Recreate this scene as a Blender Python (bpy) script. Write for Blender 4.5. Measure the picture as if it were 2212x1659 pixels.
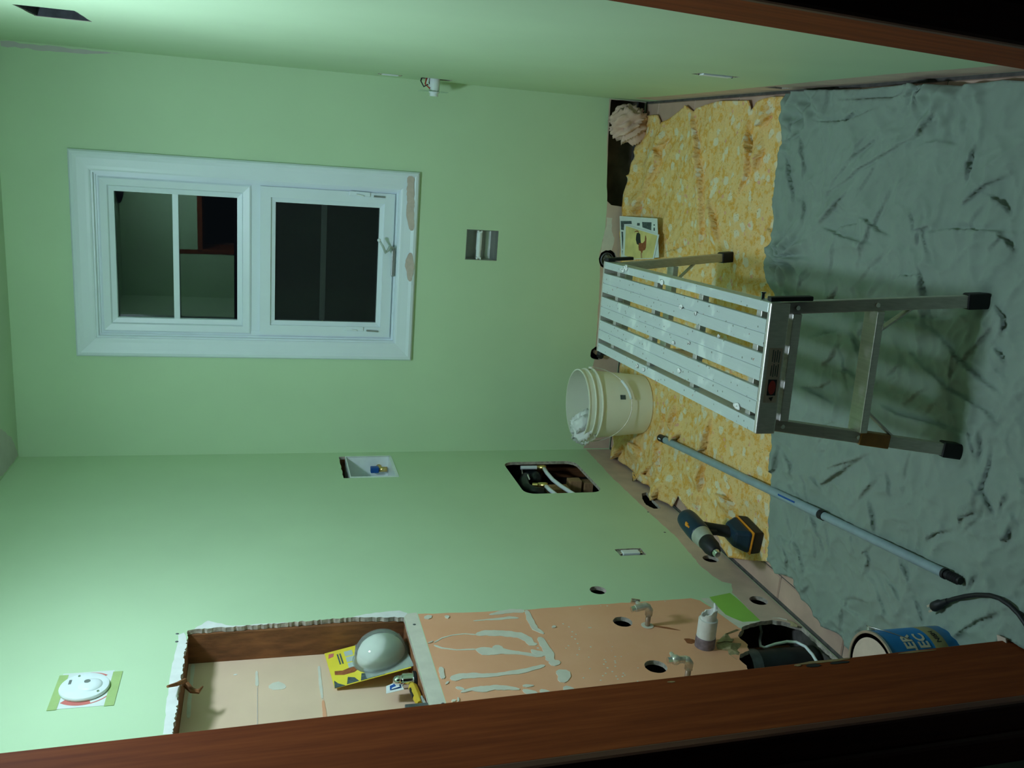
import bpy, bmesh, math, random
import numpy as np
from mathutils import Vector, Matrix, geometry

for _o in list(bpy.data.objects): bpy.data.objects.remove(_o)
scene = bpy.context.scene
COL = scene.collection
rnd = random.Random(7)

# ------------------------------------------------------------------ camera
FPX = 1953.2727
CAM = Vector((1.27983, -3.66647, 1.53150))
RR = Vector((0.9659340845, 0.2587128585, 0.0062450938))     # to the right in the upright room
DD = Vector((0.0745019650, -0.2548892170, -0.9640959207))   # down
WW = Vector((-0.2478322045, 0.9317183823, -0.2654807988))   # forward
cd = bpy.data.cameras.new('camera'); cam = bpy.data.objects.new('camera', cd); COL.objects.link(cam)
cd.sensor_fit = 'HORIZONTAL'; cd.sensor_width = 36.0; cd.lens = FPX*36.0/2212.0
cd.clip_start = 0.02; cd.clip_end = 60
m = Matrix.Identity(4)
for i in range(3):
    m[i][0] = DD[i]; m[i][1] = RR[i]; m[i][2] = -WW[i]; m[i][3] = CAM[i]
cam.matrix_world = m        # the picture was taken with the camera turned on its side
scene.camera = cam

# ------------------------------------------------------------------ world, lamp, exposure
world = bpy.data.worlds.new('night'); scene.world = world; world.use_nodes = True
bg = world.node_tree.nodes['Background']
bg.inputs[0].default_value = (0.55, 0.75, 1.0, 1); bg.inputs[1].default_value = 0.004
LAMP = (0.87, -1.70); LAMP_POWER = 148.0; LAMP_COL = (0.69, 0.89, 1.05)      # the ceiling lamp's round diffuser, built below with its collar
vs = scene.view_settings
vs.view_transform = 'Standard'; vs.look = 'None'; vs.gamma = 1.0; vs.use_curve_mapping = False
vs.exposure = 0.0

# ------------------------------------------------------------------ measuring helpers
W = 1.523; HC = 2.44; YD = -2.30
def ray(x, y):
    u = (1659-y-829.5)/FPX; v = (x-1106.0)/FPX
    return RR*u + DD*v + WW
def on(x, y, ax, val):
    r = ray(x, y); t = (val-CAM[ax])/r[ax]
    return CAM + r*t
def L(x, y, X=0.0): return on(x, y, 0, X)
def B(x, y, Y=0.0): return on(x, y, 1, Y)
def RW(x, y, X=W): return on(x, y, 0, X)
def G(x, y, z=0.0): return on(x, y, 2, z)
def L2(pts, X=0.0): return [(p.y, p.z) for p in (L(a, b, X) for a, b in pts)]
def B2(pts, Y=0.0): return [(p.x, p.z) for p in (B(a, b, Y) for a, b in pts)]
def R2(pts, X=W): return [(p.y, p.z) for p in (RW(a, b, X) for a, b in pts)]
def G2(pts, z=0.0): return [(p.x, p.y) for p in (G(a, b, z) for a, b in pts)]

# ------------------------------------------------------------------ materials
def nodes(name):
    mt = bpy.data.materials.new(name); mt.use_nodes = True
    nt = mt.node_tree; b = nt.nodes['Principled BSDF']
    return mt, nt, b
def coords(nt, scale=(1, 1, 1), kind='Object'):
    tc = nt.nodes.new('ShaderNodeTexCoord'); mp = nt.nodes.new('ShaderNodeMapping')
    mp.inputs['Scale'].default_value = scale
    nt.links.new(tc.outputs[kind], mp.inputs[0]); return mp.outputs[0]
def noise(nt, vec, sc, det=4, rough=.5):
    n = nt.nodes.new('ShaderNodeTexNoise'); n.inputs['Scale'].default_value = sc
    n.inputs['Detail'].default_value = det; n.inputs['Roughness'].default_value = rough
    nt.links.new(vec, n.inputs['Vector']); return n.outputs['Fac']
def ramp(nt, fac, stops, interp='LINEAR'):
    r = nt.nodes.new('ShaderNodeValToRGB'); cr = r.color_ramp; cr.interpolation = interp
    while len(cr.elements) < len(stops): cr.elements.new(.5)
    for e, (p, c) in zip(cr.elements, stops):
        e.position = p; e.color = (*c, 1) if len(c) == 3 else c
    nt.links.new(fac, r.inputs[0]); return r.outputs[0]
def mixc(nt, fac, a, b):
    mx = nt.nodes.new('ShaderNodeMix'); mx.data_type = 'RGBA'
    for s, v in ((mx.inputs[0], fac), (mx.inputs[6], a), (mx.inputs[7], b)):
        if hasattr(v, 'links'): nt.links.new(v, s)
        elif isinstance(v, (int, float)): s.default_value = v
        else: s.default_value = (*v, 1)
    return mx.outputs[2]
def bump(nt, b, h, st, dist=.002):
    bn = nt.nodes.new('ShaderNodeBump'); bn.inputs['Strength'].default_value = st
    bn.inputs['Distance'].default_value = dist
    nt.links.new(h, bn.inputs['Height']); nt.links.new(bn.outputs[0], b.inputs['Normal'])
def simple(name, c, rough=.6, metal=0., var=.12, sc=40, bmp=0., bsc=200, spec=.4, stretch=(1, 1, 1)):
    mt, nt, b = nodes(name)
    v = coords(nt, stretch)
    f = noise(nt, v, sc, 4)
    col = ramp(nt, f, [(.3, [x*(1-var) for x in c]), (.7, [min(1, x*(1+var)) for x in c])])
    nt.links.new(col, b.inputs['Base Color'])
    b.inputs['Roughness'].default_value = rough; b.inputs['Metallic'].default_value = metal
    b.inputs['Specular IOR Level'].default_value = spec
    if bmp: bump(nt, b, noise(nt, v, bsc, 3), bmp)
    return mt
MT = {}
MT['green'] = simple('green_wall_paint', (.545, .72, .475), .55, var=.03, sc=3, bmp=.08, bsc=220)
MT['green2'] = simple('older_green_paint', (.30, .60, .10), .5, var=.04, sc=8, bmp=.08, bsc=200)
MT['ceil'] = simple('ceiling_green_paint', (.52, .65, .48), .7, var=.03, sc=4, bmp=.06)
MT['primer'] = simple('grey_primer', (.55, .53, .52), .8, var=.05, sc=20)
MT['mud'] = simple('joint_compound', (.72, .68, .58), .85, var=.06, sc=30, bmp=.15, bsc=120)
MT['mudwhite'] = simple('white_filler', (.80, .80, .78), .85, var=.05, sc=30, bmp=.2, bsc=120)
MT['bare'] = simple('bare_drywall_strip', (.62, .47, .38), .85, var=.10, sc=14, bmp=.15, bsc=90)
MT['gypsum'] = simple('broken_gypsum_edge', (.45, .39, .33), .95, var=.35, sc=70, bmp=.6, bsc=140)
MT['wood'] = simple('old_stud_wood', (.22, .085, .03), .8, var=.35, sc=14, bmp=.3, bsc=60, stretch=(4, 4, 1))
MT['woodlight'] = simple('pine_block', (.42, .24, .12), .75, var=.2, sc=20, stretch=(1, 6, 6))
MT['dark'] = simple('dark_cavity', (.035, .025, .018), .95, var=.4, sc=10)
MT['cavityback'] = simple('brown_sheathing', (.20, .15, .10), .95, var=.4, sc=12)
MT['trimwhite'] = simple('white_window_vinyl', (.77, .85, .92), .35, var=.02, sc=6)
MT['peel'] = simple('bare_peeled_wood', (.60, .50, .45), .8, var=.08, sc=50)
MT['black'] = simple('black_rubber', (.012, .012, .014), .55, var=.2)
MT['blackgloss'] = simple('black_pvc', (.012, .016, .017), .4, var=.2)
MT['white'] = simple('white_plastic', (.80, .86, .88), .35, var=.03)
MT['offwhite'] = simple('milky_plastic', (.82, .82, .70), .45, var=.04, sc=5)
MT['chrome'] = simple('chrome', (.75, .76, .76), .15, 1.0, var=.05)
MT['dullchrome'] = simple('dull_chrome', (.66, .62, .56), .34, .7, var=.2, sc=60)
MT['brass'] = simple('brass', (.72, .52, .20), .3, 1.0, var=.1)
MT['copper'] = simple('dirty_copper', (.42, .30, .22), .5, .6, var=.25, sc=60)
MT['bluepl'] = simple('blue_plastic', (.01, .08, .33), .4, var=.1)
MT['greypl'] = simple('grey_painted_pole', (.28, .37, .40), .45, var=.08, sc=30)
MT['greymetal'] = simple('grey_sheet_metal', (.16, .17, .19), .5, .7, var=.25)
MT['red'] = simple('red_plastic', (.45, .03, .02), .4, var=.1)
MT['redprint'] = simple('red_print', (.62, .17, .15), .7, var=.05)
MT['yellowpl'] = simple('yellow_plastic', (.62, .42, .03), .4, var=.08)
MT['yellowcard'] = simple('yellow_card', (.86, .70, .06), .4, var=.03)
MT['navy'] = simple('navy_tool_shell', (.008, .028, .055), .38, var=.1)
MT['orange'] = simple('orange_accent', (.80, .30, .02), .4, var=.06)
MT['alu2'] = simple('cast_grey_metal', (.46, .47, .40), .45, .3, var=.1)
MT['tapeg'] = simple('green_masking_tape', (.38, .52, .20), .7, var=.05)
MT['paper'] = simple('white_paper', (.72, .76, .74), .7, var=.03)
MT['paperprint'] = simple('grey_print', (.07, .10, .10), .7, var=.5, sc=120)
MT['paperyel'] = simple('ochre_print', (.74, .62, .24), .7, var=.18, sc=14)
MT['rust'] = simple('rust_print', (.30, .09, .03), .7, var=.3, sc=90)
MT['browntape'] = simple('brown_packing_tape', (.34, .16, .04), .35, var=.15, sc=40)
MT['canblue'] = simple('blue_can_label', (.005, .16, .42), .35, var=.05)
MT['cangold'] = simple('gold_can_band', (.34, .30, .13), .4, .2, var=.1)
MT['tin'] = simple('tinplate', (.52, .50, .47), .35, .9, var=.1)
MT['lidbeige'] = simple('beige_paint_lid', (.58, .46, .38), .5, var=.06)
MT['rag'] = simple('pink_beige_rag', (.72, .50, .40), .9, var=.1, sc=18, bmp=.2, bsc=300)
MT['subfloor'] = simple('dark_grout', (.10, .09, .08), .95, var=.3, sc=40)
MT['tile'] = simple('beige_floor_tile', (.55, .37, .29), .5, var=.14, sc=9, bmp=.05)
MT['niche'] = simple('niche_back_panel', (.78, .56, .40), .8, var=.05, sc=6)
MT['purple'] = simple('purple_primer_pipe', (.20, .15, .17), .5, var=.4, sc=60)
MT['maskfab'] = simple('white_respirator_felt', (.74, .77, .70), .8, var=.04, sc=30)
MT['grille'] = simple('grey_silver', (.35, .37, .37), .4, .6)
MT['stain'] = simple('dark_stain', (.10, .045, .015), .9, var=.3)

def _orange():
    mt, nt, b = nodes('orange_bare_wallboard'); v = coords(nt)
    c = ramp(nt, noise(nt, v, 5, 5, .6), [(.3, (.82, .39, .22)), (.7, (.88, .45, .27))])
    sp = nt.nodes.new('ShaderNodeTexVoronoi'); sp.inputs['Scale'].default_value = 55
    nt.links.new(v, sp.inputs['Vector'])
    big = noise(nt, v, 4, 2)
    k = nt.nodes.new('ShaderNodeMath'); k.operation = 'ADD'
    nt.links.new(sp.outputs['Distance'], k.inputs[0]); nt.links.new(big, k.inputs[1])
    f = ramp(nt, k.outputs[0], [(.46, (1, 1, 1)), (.50, (0, 0, 0))])
    nt.links.new(mixc(nt, f, c, (.72, .68, .58)), b.inputs['Base Color'])
    b.inputs['Roughness'].default_value = .85; return mt
MT['orangewall'] = _orange()

def _alu(name, splat):
    mt, nt, b = nodes(name); v = coords(nt, (1, 1, 1))
    base = ramp(nt, noise(nt, coords(nt, (220, 6, 40)), 1.0, 3), [(.3, (.56, .53, .47)), (.7, (.68, .64, .58))])
    b.inputs['Metallic'].default_value = .55; b.inputs['Roughness'].default_value = .42
    if splat:
        w = ramp(nt, noise(nt, v, 17, 5, .62), [(.58, (0, 0, 0)), (.64, (1, 1, 1))])
        base = mixc(nt, .75, base, (.58, .66, .67)); base = mixc(nt, w, base, (.66, .72, .68))
        w3 = ramp(nt, noise(nt, coords(nt, (1.3, 1, 1)), 60, 3, .6), [(.70, (0, 0, 0)), (.73, (1, 1, 1))])
        base = mixc(nt, w3, base, (.40, .22, .17))
        vo = nt.nodes.new('ShaderNodeTexVoronoi'); vo.inputs['Scale'].default_value = 48
        nt.links.new(v, vo.inputs['Vector'])
        w2 = ramp(nt, vo.outputs['Distance'], [(.10, (1, 1, 1)), (.14, (0, 0, 0))])
        base = mixc(nt, w2, base, (.24, .25, .22))
        r = ramp(nt, w, [(0, (.4, .4, .4)), (1, (.8, .8, .8))]); nt.links.new(r, b.inputs['Roughness'])
        b.inputs['Metallic'].default_value = .25
    nt.links.new(base, b.inputs['Base Color']); return mt
MT['alu'] = _alu('brushed_aluminium', False)
MT['aludeck'] = _alu('paint_spattered_aluminium', True)

def _yellow():
    mt, nt, b = nodes('yellow_floral_cotton'); v = coords(nt)
    c = ramp(nt, noise(nt, v, 38, 4, .65), [(.30, (.88, .56, .20)), (.48, (.86, .60, .27)), (.62, (.80, .41, .07)), (.8, (.86, .62, .32))])
    vo = nt.nodes.new('ShaderNodeTexVoronoi'); vo.inputs['Scale'].default_value = 19; nt.links.new(v, vo.inputs['Vector'])
    dd = nt.nodes.new('ShaderNodeMath'); dd.operation = 'ADD'
    nn = noise(nt, v, 60, 3)
    ml = nt.nodes.new('ShaderNodeMath'); ml.operation = 'MULTIPLY'; ml.inputs[1].default_value = .5
    nt.links.new(nn, ml.inputs[0]); nt.links.new(vo.outputs['Distance'], dd.inputs[0]); nt.links.new(ml.outputs[0], dd.inputs[1])
    f = ramp(nt, dd.outputs[0], [(.50, (1, 1, 1)), (.58, (0, 0, 0))])
    c = mixc(nt, f, c, (.82, .70, .48))
    vp = nt.nodes.new('ShaderNodeTexVoronoi'); vp.inputs['Scale'].default_value = 27; nt.links.new(coords(nt, (1.07, .93, 1)), vp.inputs['Vector'])
    f2 = ramp(nt, vp.outputs['Distance'], [(.16, (1, 1, 1)), (.24, (0, 0, 0))])
    f2b = ramp(nt, noise(nt, v, 22, 2), [(.50, (0, 0, 0)), (.58, (1, 1, 1))])
    mm = nt.nodes.new('ShaderNodeMath'); mm.operation = 'MULTIPLY'
    nt.links.new(f2, mm.inputs[0]); nt.links.new(f2b, mm.inputs[1])
    c = mixc(nt, mm.outputs[0], c, (.82, .42, .28))
    f3 = ramp(nt, noise(nt, v, 210, 2), [(.66, (0, 0, 0)), (.70, (1, 1, 1))])
    c = mixc(nt, f3, c, (.38, .27, .07))
    nt.links.new(c, b.inputs['Base Color']); b.inputs['Roughness'].default_value = .9
    b.inputs['Specular IOR Level'].default_value = .1
    bump(nt, b, noise(nt, v, 900, 2), .1); return mt
MT['yellow'] = _yellow()
MT['greencloth'] = simple('grey_green_cotton', (.265, .33, .28), .92, var=.05, sc=12, bmp=.1, bsc=900, spec=.1)

def _brown():
    mt, nt, b = nodes('dark_stained_door_wood'); v = coords(nt, (40, 40, 2.2))
    c = ramp(nt, noise(nt, v, 1.6, 6, .6), [(.25, (.13, .024, .005)), (.55, (.20, .042, .009)), (.8, (.26, .062, .014))])
    nt.links.new(c, b.inputs['Base Color']); b.inputs['Roughness'].default_value = .7; b.inputs['Specular IOR Level'].default_value = .12; return mt
MT['brown'] = _brown()
MT['brownpale'] = simple('worn_bare_wood', (.30, .20, .09), .8, var=.2, sc=60)
MT['jambshade'] = simple('unlit_tone_casing_wood', (.075, .018, .008), .55, var=.25, sc=10, stretch=(6, 6, .4))  # casing faces the unlit hall; that shade is put into its colour

def _glass(name, tint):
    mt = bpy.data.materials.new(name); mt.use_nodes = True; nt = mt.node_tree; nt.nodes.clear()
    o = nt.nodes.new('ShaderNodeOutputMaterial'); mx = nt.nodes.new('ShaderNodeMixShader')
    t = nt.nodes.new('ShaderNodeBsdfTransparent'); t.inputs[0].default_value = (*tint, 1)
    g = nt.nodes.new('ShaderNodeBsdfGlossy'); g.inputs['Roughness'].default_value = .015
    g.inputs[0].default_value = (.9, 1, .95, 1)
    f = nt.nodes.new('ShaderNodeFresnel'); f.inputs[0].default_value = 1.42
    nz = noise(nt, coords(nt), 3, 2)
    r = nt.nodes.new('ShaderNodeMath'); r.operation = 'MULTIPLY_ADD'; r.inputs[1].default_value = .02
    nt.links.new(nz, r.inputs[0]); nt.links.new(f.outputs[0], r.inputs[2])
    nt.links.new(r.outputs[0], mx.inputs[0]); nt.links.new(t.outputs[0], mx.inputs[1]); nt.links.new(g.outputs[0], mx.inputs[2])
    nt.links.new(mx.outputs[0], o.inputs[0]); return mt
MT['glass'] = _glass('window_glass', (.9, .95, .92))
MT['blister'] = _glass('clear_blister_plastic', (.93, .95, .93))
_nt = MT['blister'].node_tree; _mx = _nt.nodes.new('ShaderNodeMixShader'); _df = _nt.nodes.new('ShaderNodeBsdfDiffuse'); _df.inputs[0].default_value = (.8, .84, .82, 1)
_out = [n for n in _nt.nodes if n.type == 'OUTPUT_MATERIAL'][0]; _src = _out.inputs[0].links[0].from_socket
_mx.inputs[0].default_value = .16; _nt.links.new(_src, _mx.inputs[1]); _nt.links.new(_df.outputs[0], _mx.inputs[2]); _nt.links.new(_mx.outputs[0], _out.inputs[0])
def _screen():
    mt = bpy.data.materials.new('insect_screen_mesh'); mt.use_nodes = True; nt = mt.node_tree; b = nt.nodes['Principled BSDF']
    b.inputs['Base Color'].default_value = (.008, .011, .010, 1); b.inputs['Roughness'].default_value = .8
    ck = nt.nodes.new('ShaderNodeTexChecker'); ck.inputs['Scale'].default_value = 900
    nt.links.new(coords(nt), ck.inputs['Vector'])
    b.inputs['Alpha'].default_value = .5; return mt
MT['screen'] = _screen()

# ------------------------------------------------------------------ mesh builder
ORG = {}
class MB:
    def __init__(s): s.v = []; s.f = []; s.mi = []
    def add(s, vs, fs, mi=0):
        o = len(s.v); s.v += [Vector(p) for p in vs]
        s.f += [tuple(i+o for i in f) for f in fs]; s.mi += [mi]*len(fs)
        return s
    def box(s, lo, hi, mi=0, mat=None):
        x0, y0, z0 = lo; x1, y1, z1 = hi
        vs = [(x0,y0,z0),(x1,y0,z0),(x1,y1,z0),(x0,y1,z0),(x0,y0,z1),(x1,y0,z1),(x1,y1,z1),(x0,y1,z1)]
        if mat is not None: vs = [mat @ Vector(p) for p in vs]
        return s.add(vs, [(0,3,2,1),(4,5,6,7),(0,1,5,4),(1,2,6,5),(2,3,7,6),(3,0,4,7)], mi)
    def bar(s, a, b, w, h, up=(0,0,1), mi=0):
        a = Vector(a); b = Vector(b); d = (b-a).normalized(); u = Vector(up)
        sd = d.cross(u).normalized(); u = sd.cross(d).normalized()
        vs = []
        for p in (a, b):
            for i, j in ((-1,-1),(1,-1),(1,1),(-1,1)): vs.append(p+sd*(i*w/2)+u*(j*h/2))
        return s.add(vs, [(0,1,2,3),(7,6,5,4),(0,4,5,1),(1,5,6,2),(2,6,7,3),(3,7,4,0)], mi)
    def tube(s, pts, r, n=10, mi=0, caps=True):
        pts = [Vector(p) for p in pts]; k = len(pts)
        rs = r if isinstance(r, (list, tuple)) else [r]*k
        t0 = (pts[1]-pts[0]).normalized()
        u = t0.orthogonal().normalized(); vs = []; prev = t0
        for i, p in enumerate(pts):
            t = (pts[min(i+1, k-1)]-pts[max(i-1, 0)]).normalized()
            q = prev.rotation_difference(t); u = (q @ u).normalized(); prev = t
            w = t.cross(u)
            for j in range(n):
                a = 2*math.pi*j/n; vs.append(p+(u*math.cos(a)+w*math.sin(a))*rs[i])
        fs = [(i*n+j, i*n+(j+1)%n, (i+1)*n+(j+1)%n, (i+1)*n+j) for i in range(k-1) for j in range(n)]
        if caps: fs += [tuple(reversed(range(n))), tuple((k-1)*n+j for j in range(n))]
        return s.add(vs, fs, mi)
    def lathe(s, prof, n=32, mi=0, mat=None, mis=None):
        vs = []
        for r, z in prof:
            for j in range(n):
                a = 2*math.pi*j/n; p = Vector((r*math.cos(a), r*math.sin(a), z))
                vs.append(mat @ p if mat is not None else p)
        o = len(s.v)
        for i in range(len(prof)-1):
            pass
        fs = [(i*n+j, i*n+(j+1)%n, (i+1)*n+(j+1)%n, (i+1)*n+j) for i in range(len(prof)-1) for j in range(n)]
        s.add(vs, fs, mi)
        if mis:
            for i in range(len(prof)-1):
                for j in range(n): s.mi[len(s.mi)-len(fs)+i*n+j] = mis[i]
        if prof[0][0] > 1e-5: s.f.append(tuple(o+j for j in reversed(range(n)))); s.mi.append(mi)
        if prof[-1][0] > 1e-5: s.f.append(tuple(o+(len(prof)-1)*n+j for j in range(n))); s.mi.append(mi)
        return s
    def prism(s, poly, fn, c0, c1, mi=0, side=None):
        n = len(poly)
        vs = [fn(a, b, c0) for a, b in poly]+[fn(a, b, c1) for a, b in poly]
        fs = [tuple(range(n)), tuple(reversed(range(n, 2*n)))]
        s.add(vs, fs, mi)
        o = len(s.v)-2*n
        for i in range(n):
            j = (i+1) % n; s.f.append((o+i, o+n+i, o+n+j, o+j)); s.mi.append(mi if side is None else side)
        return s
    def sphere(s, c, r, n=14, mi=0, sc=(1,1,1)):
        prof = [(r*math.sin(math.pi*i/(n//2)), -r*math.cos(math.pi*i/(n//2))) for i in range(n//2+1)]
        prof[0] = (1e-6, -r); prof[-1] = (1e-6, r)
        mat = Matrix.Translation(Vector(c)) @ Matrix.Diagonal((*sc, 1))
        return s.lathe(prof, n, mi, mat)
    def build(s, name, mats, parent=None, smooth=False, org=None, bevel=0, label=None, normals=True):
        me = bpy.data.meshes.new(name)
        if org is None:
            if parent is not None: org = ORG[parent.name]
            else:
                lo = [min(p[i] for p in s.v) for i in range(3)]; hi = [max(p[i] for p in s.v) for i in range(3)]
                org = Vector(((lo[0]+hi[0])/2, (lo[1]+hi[1])/2, lo[2]))
        me.from_pydata([tuple(p-org) for p in s.v], [], s.f)
        mats = mats if isinstance(mats, (list, tuple)) else [mats]
        for k in mats: me.materials.append(MT[k] if isinstance(k, str) else k)
        for p, i in zip(me.polygons, s.mi): p.material_index = i; p.use_smooth = smooth
        if normals:
            bm = bmesh.new(); bm.from_mesh(me); bmesh.ops.recalc_face_normals(bm, faces=bm.faces); bm.to_mesh(me); bm.free()
        me.validate(); me.update()
        o = bpy.data.objects.new(name, me); COL.objects.link(o)
        if parent is not None:
            o.parent = parent; o.location = org-ORG[parent.name]
        else: o.location = org
        ORG[o.name] = Vector(org)
        if bevel:
            md = o.modifiers.new('bevel', 'BEVEL'); md.width = bevel; md.segments = 2; md.limit_method = 'ANGLE'
        if smooth == 'auto' or (smooth and smooth != True): pass
        if label: o['label'] = label
        return o
def smooth_by_angle(o, ang=.7):
    me = o.data
    for p in me.polygons: p.use_smooth = True
    bm = bmesh.new(); bm.from_mesh(me)
    for e in bm.edges:
        if len(e.link_faces) == 2 and e.calc_face_angle(0) > ang: e.smooth = False
    bm.to_mesh(me); bm.free()
def empty(name, loc):
    o = bpy.data.objects.new(name, None); COL.objects.link(o); o.location = loc; o.empty_display_size = .05
    ORG[o.name] = Vector(loc); return o
def tag(o, label, cat, group=None):
    o['label'] = label; o['category'] = cat
    if group: o['group'] = group
    return o
def struct(o, label=None):
    o['kind'] = 'structure'
    if label: o['label'] = label
    return o

# ------------------------------------------------------------------ 2D helpers
def inpoly(p, poly):
    x, y = p; c = False; j = len(poly)-1
    for i in range(len(poly)):
        xi, yi = poly[i]; xj, yj = poly[j]
        if (yi > y) != (yj > y) and x < (xj-xi)*(y-yi)/(yj-yi)+xi: c = not c
        j = i
    return c
def ragged(poly, seg, amp, seed=1, closed=True):
    r = random.Random(seed); out = []; n = len(poly)
    for i in range(n if closed else n-1):
        a = poly[i]; b = poly[(i+1) % n]; d = math.hypot(b[0]-a[0], b[1]-a[1]); k = max(1, int(d/seg))
        for q in range(k):
            t = q/k; out.append((a[0]+(b[0]-a[0])*t+r.uniform(-amp, amp), a[1]+(b[1]-a[1])*t+r.uniform(-amp, amp)))
    return out
def circle(cx, cy, r, n=28, sy=1.0): return [(cx+r*math.cos(2*math.pi*i/n), cy+r*sy*math.sin(2*math.pi*i/n)) for i in range(n)]
def rect(a0, b0, a1, b1): return [(a0, b0), (a1, b0), (a1, b1), (a0, b1)]
def roundrect(a0, b0, a1, b1, r, n=5):
    out = []
    for cx, cy, s in ((a1-r, b1-r, 0), (a0+r, b1-r, 1), (a0+r, b0+r, 2), (a1-r, b0+r, 3)):
        for i in range(n+1):
            t = (s+i/n)*math.pi/2; out.append((cx+r*math.cos(t), cy+r*math.sin(t)))
    return out
def clip_region(poly, a0, b0, a1, b1):
    return [(min(max(a, a0), a1), min(max(b, b0), b1)) for a, b in poly]
def panel(name, fn, outer, holes, regions, t, mats, edge_mi, normal):
    """wallboard with openings: front and back skins, raw edges round each opening"""
    vs = []; es = []
    def loop(p):
        o = len(vs); vs.extend(Vector(q) for q in p); k = len(p)
        es.extend((o+i, o+(i+1) % k) for i in range(k))
    loop(outer)
    for h in holes: loop(h)
    for p, _ in regions: loop(p)
    ov, oe, of, *_r = geometry.delaunay_2d_cdt(vs, es, [], 0, 1e-5)
    mb = MB(); tri = []; mi = []
    for f in of:
        c = ((ov[f[0]].x+ov[f[1]].x+ov[f[2]].x)/3, (ov[f[0]].y+ov[f[1]].y+ov[f[2]].y)/3)
        if not inpoly(c, outer) or any(inpoly(c, h) for h in holes): continue
        k = 0
        for p, i in regions:
            if inpoly(c, p): k = i
        tri.append(tuple(f)); mi.append(k)
    n = len(ov)
    fr = [fn(p.x, p.y, 0) for p in ov]; bk = [fn(p.x, p.y, t) for p in ov]
    if tri:
        a, b_, c = (fr[i] for i in tri[0])
        flip = (b_-a).cross(c-a).dot(Vector(normal)) < 0
    mb.v = fr+bk
    for f, k in zip(tri, mi):
        f = f if not flip else f[::-1]
        mb.f.append(f); mb.mi.append(k)
        mb.f.append(tuple(i+n for i in reversed(f))); mb.mi.append(edge_mi)
    for h in holes:
        k = len(h); o = len(mb.v)
        mb.v += [fn(a, b_, 0) for a, b_ in h]+[fn(a, b_, t) for a, b_ in h]
        for i in range(k):
            j = (i+1) % k; mb.f.append((o+i, o+j, o+k+j, o+k+i)); mb.mi.append(edge_mi)
    return mb.build(name, mats, org=Vector(fn(0, 0, 0)), normals=False)
fnL = lambda a, b, c: Vector((-c, a, b))          # left wall: (Y, Z), depth away from the room
fnB = lambda a, b, c: Vector((a, c, b))
fnR = lambda a, b, c: Vector((W+c, a, b))
fnC = lambda a, b, c: Vector((a, b, HC+c))
fnG = lambda a, b, c: Vector((a, b, c))

# ================================================================== the setting
# ---- floor: slab and separate tiles
fl = struct(MB().box((-.13, -3.3, -.05), (W+.13, .13, -.004)).build('floor', 'subfloor', org=Vector((0, 0, 0))), 'beige ceramic tile floor')
TS = .33
tile_me = None
xs = [0.008, .085, .415, .745, 1.075, 1.405, W-.006]
ys = [-.006, -.13, -.46, -.79, -1.12, -1.45, -1.78, -2.11, YD]
for i in range(len(xs)-1):
    for j in range(len(ys)-1):
        x0, x1 = xs[i]+.002, xs[i+1]-.002; y1, y0 = ys[j]-.002, ys[j+1]+.002
        g = .003; dz = rnd.uniform(-.0006, .0006)
        vs_ = [(x0, y0, -.004), (x1, y0, -.004), (x1, y1, -.004), (x0, y1, -.004),
               (x0+g, y0+g, dz), (x1-g, y0+g, dz), (x1-g, y1-g, dz), (x0+g, y1-g, dz)]
        MB().add(vs_, [(4, 5, 6, 7), (0, 1, 5, 4), (1, 2, 6, 5), (2, 3, 7, 6), (3, 0, 4, 7)]).build('tile', 'tile', fl)

# ---- left wall
niche_poly = ragged([(-1.97, 1.147), (-1.40, 1.147)], .02, .0006, 3, False)+ragged([(-1.400, 1.15), (-1.384, 1.30), (-1.390, 1.45), (-1.397, 1.717)], .007, .0028, 4, False)+ragged([(-1.40, 1.717), (-1.97, 1.716)], .007, .0028, 5, False)+[(-1.97, 1.716)]
laundry_poly = ragged(rect(-.302, 1.010, -.052, 1.226), .02, .0015, 6)
acc_poly = roundrect(-.517, .222, -.152, .546, .045)
big_px = [(700, 210), (640, 330), (760, 440), (780, 520), (670, 570), (660, 640), (740, 720), (790, 800), (850, 830)]
big = [(1490+x/6.144, 1320+y/6.144) for x, y in big_px]
bigp = L2(big)+[(-1.90, .235), (-2.02, .20), (-2.05, .004)]
bigt = L2([(1490+x/6.144, 1320+y/6.144) for x, y in [(1500, 215), (1390, 185), (1280, 150), (1090, 115), (900, 145)]])
bigt[0] = (bigt[0][0], .004)
big_poly = ragged(bigp+bigt, .012, .0025, 8)
big_poly = [(a, max(b, .003)) for a, b in big_poly]
small_poly = ragged(L2([(1386, 1066), (1396, 1063), (1428, 1098), (1412, 1099), (1395, 1090), (1388, 1079)]), .01, .001, 9)
round_holes = [(-1.311, .536, .0255), (-1.504, .531, .028), (-1.738, .530, .030), (-1.139, .067, .027), (-1.434, .053, .028)]
box_poly = ragged(rect(-1.086, .280, -1.034, .374), .012, .0015, 10)
holesL = [niche_poly, laundry_poly, acc_poly, big_poly, small_poly, box_poly]+[ragged(circle(a, b, r), .02, .0006, int(a*99)) for a, b, r in round_holes]
YF = YD+.002
strip = L2([(1263, 968), (1322, 1031), (1404, 1109), (1456, 1155), (1517, 1226), (1539, 1243), (1560, 1256), (1580, 1261), (1582, 1280), (1612, 1312), (1640, 1341)])
strip_reg = ragged([(-.003, strip[0][1])]+strip[1:], .02, .002, 11, False)+[(-1.60, .11), (-1.78, .10), (YF, .10), (YF, .003), (-.003, .003)]
org_reg = L2([(903, 1326), (1000, 1323), (1135, 1317), (1200, 1312), (1493, 1292), (1513, 1297), (1534, 1311), (1560, 1330), (1597, 1358)])
org_reg = ragged(org_reg, .02, .0018, 12, False)+[(-1.66, .17), (-1.80, .12), (YF, .12), (YF, 1.106)]
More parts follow.
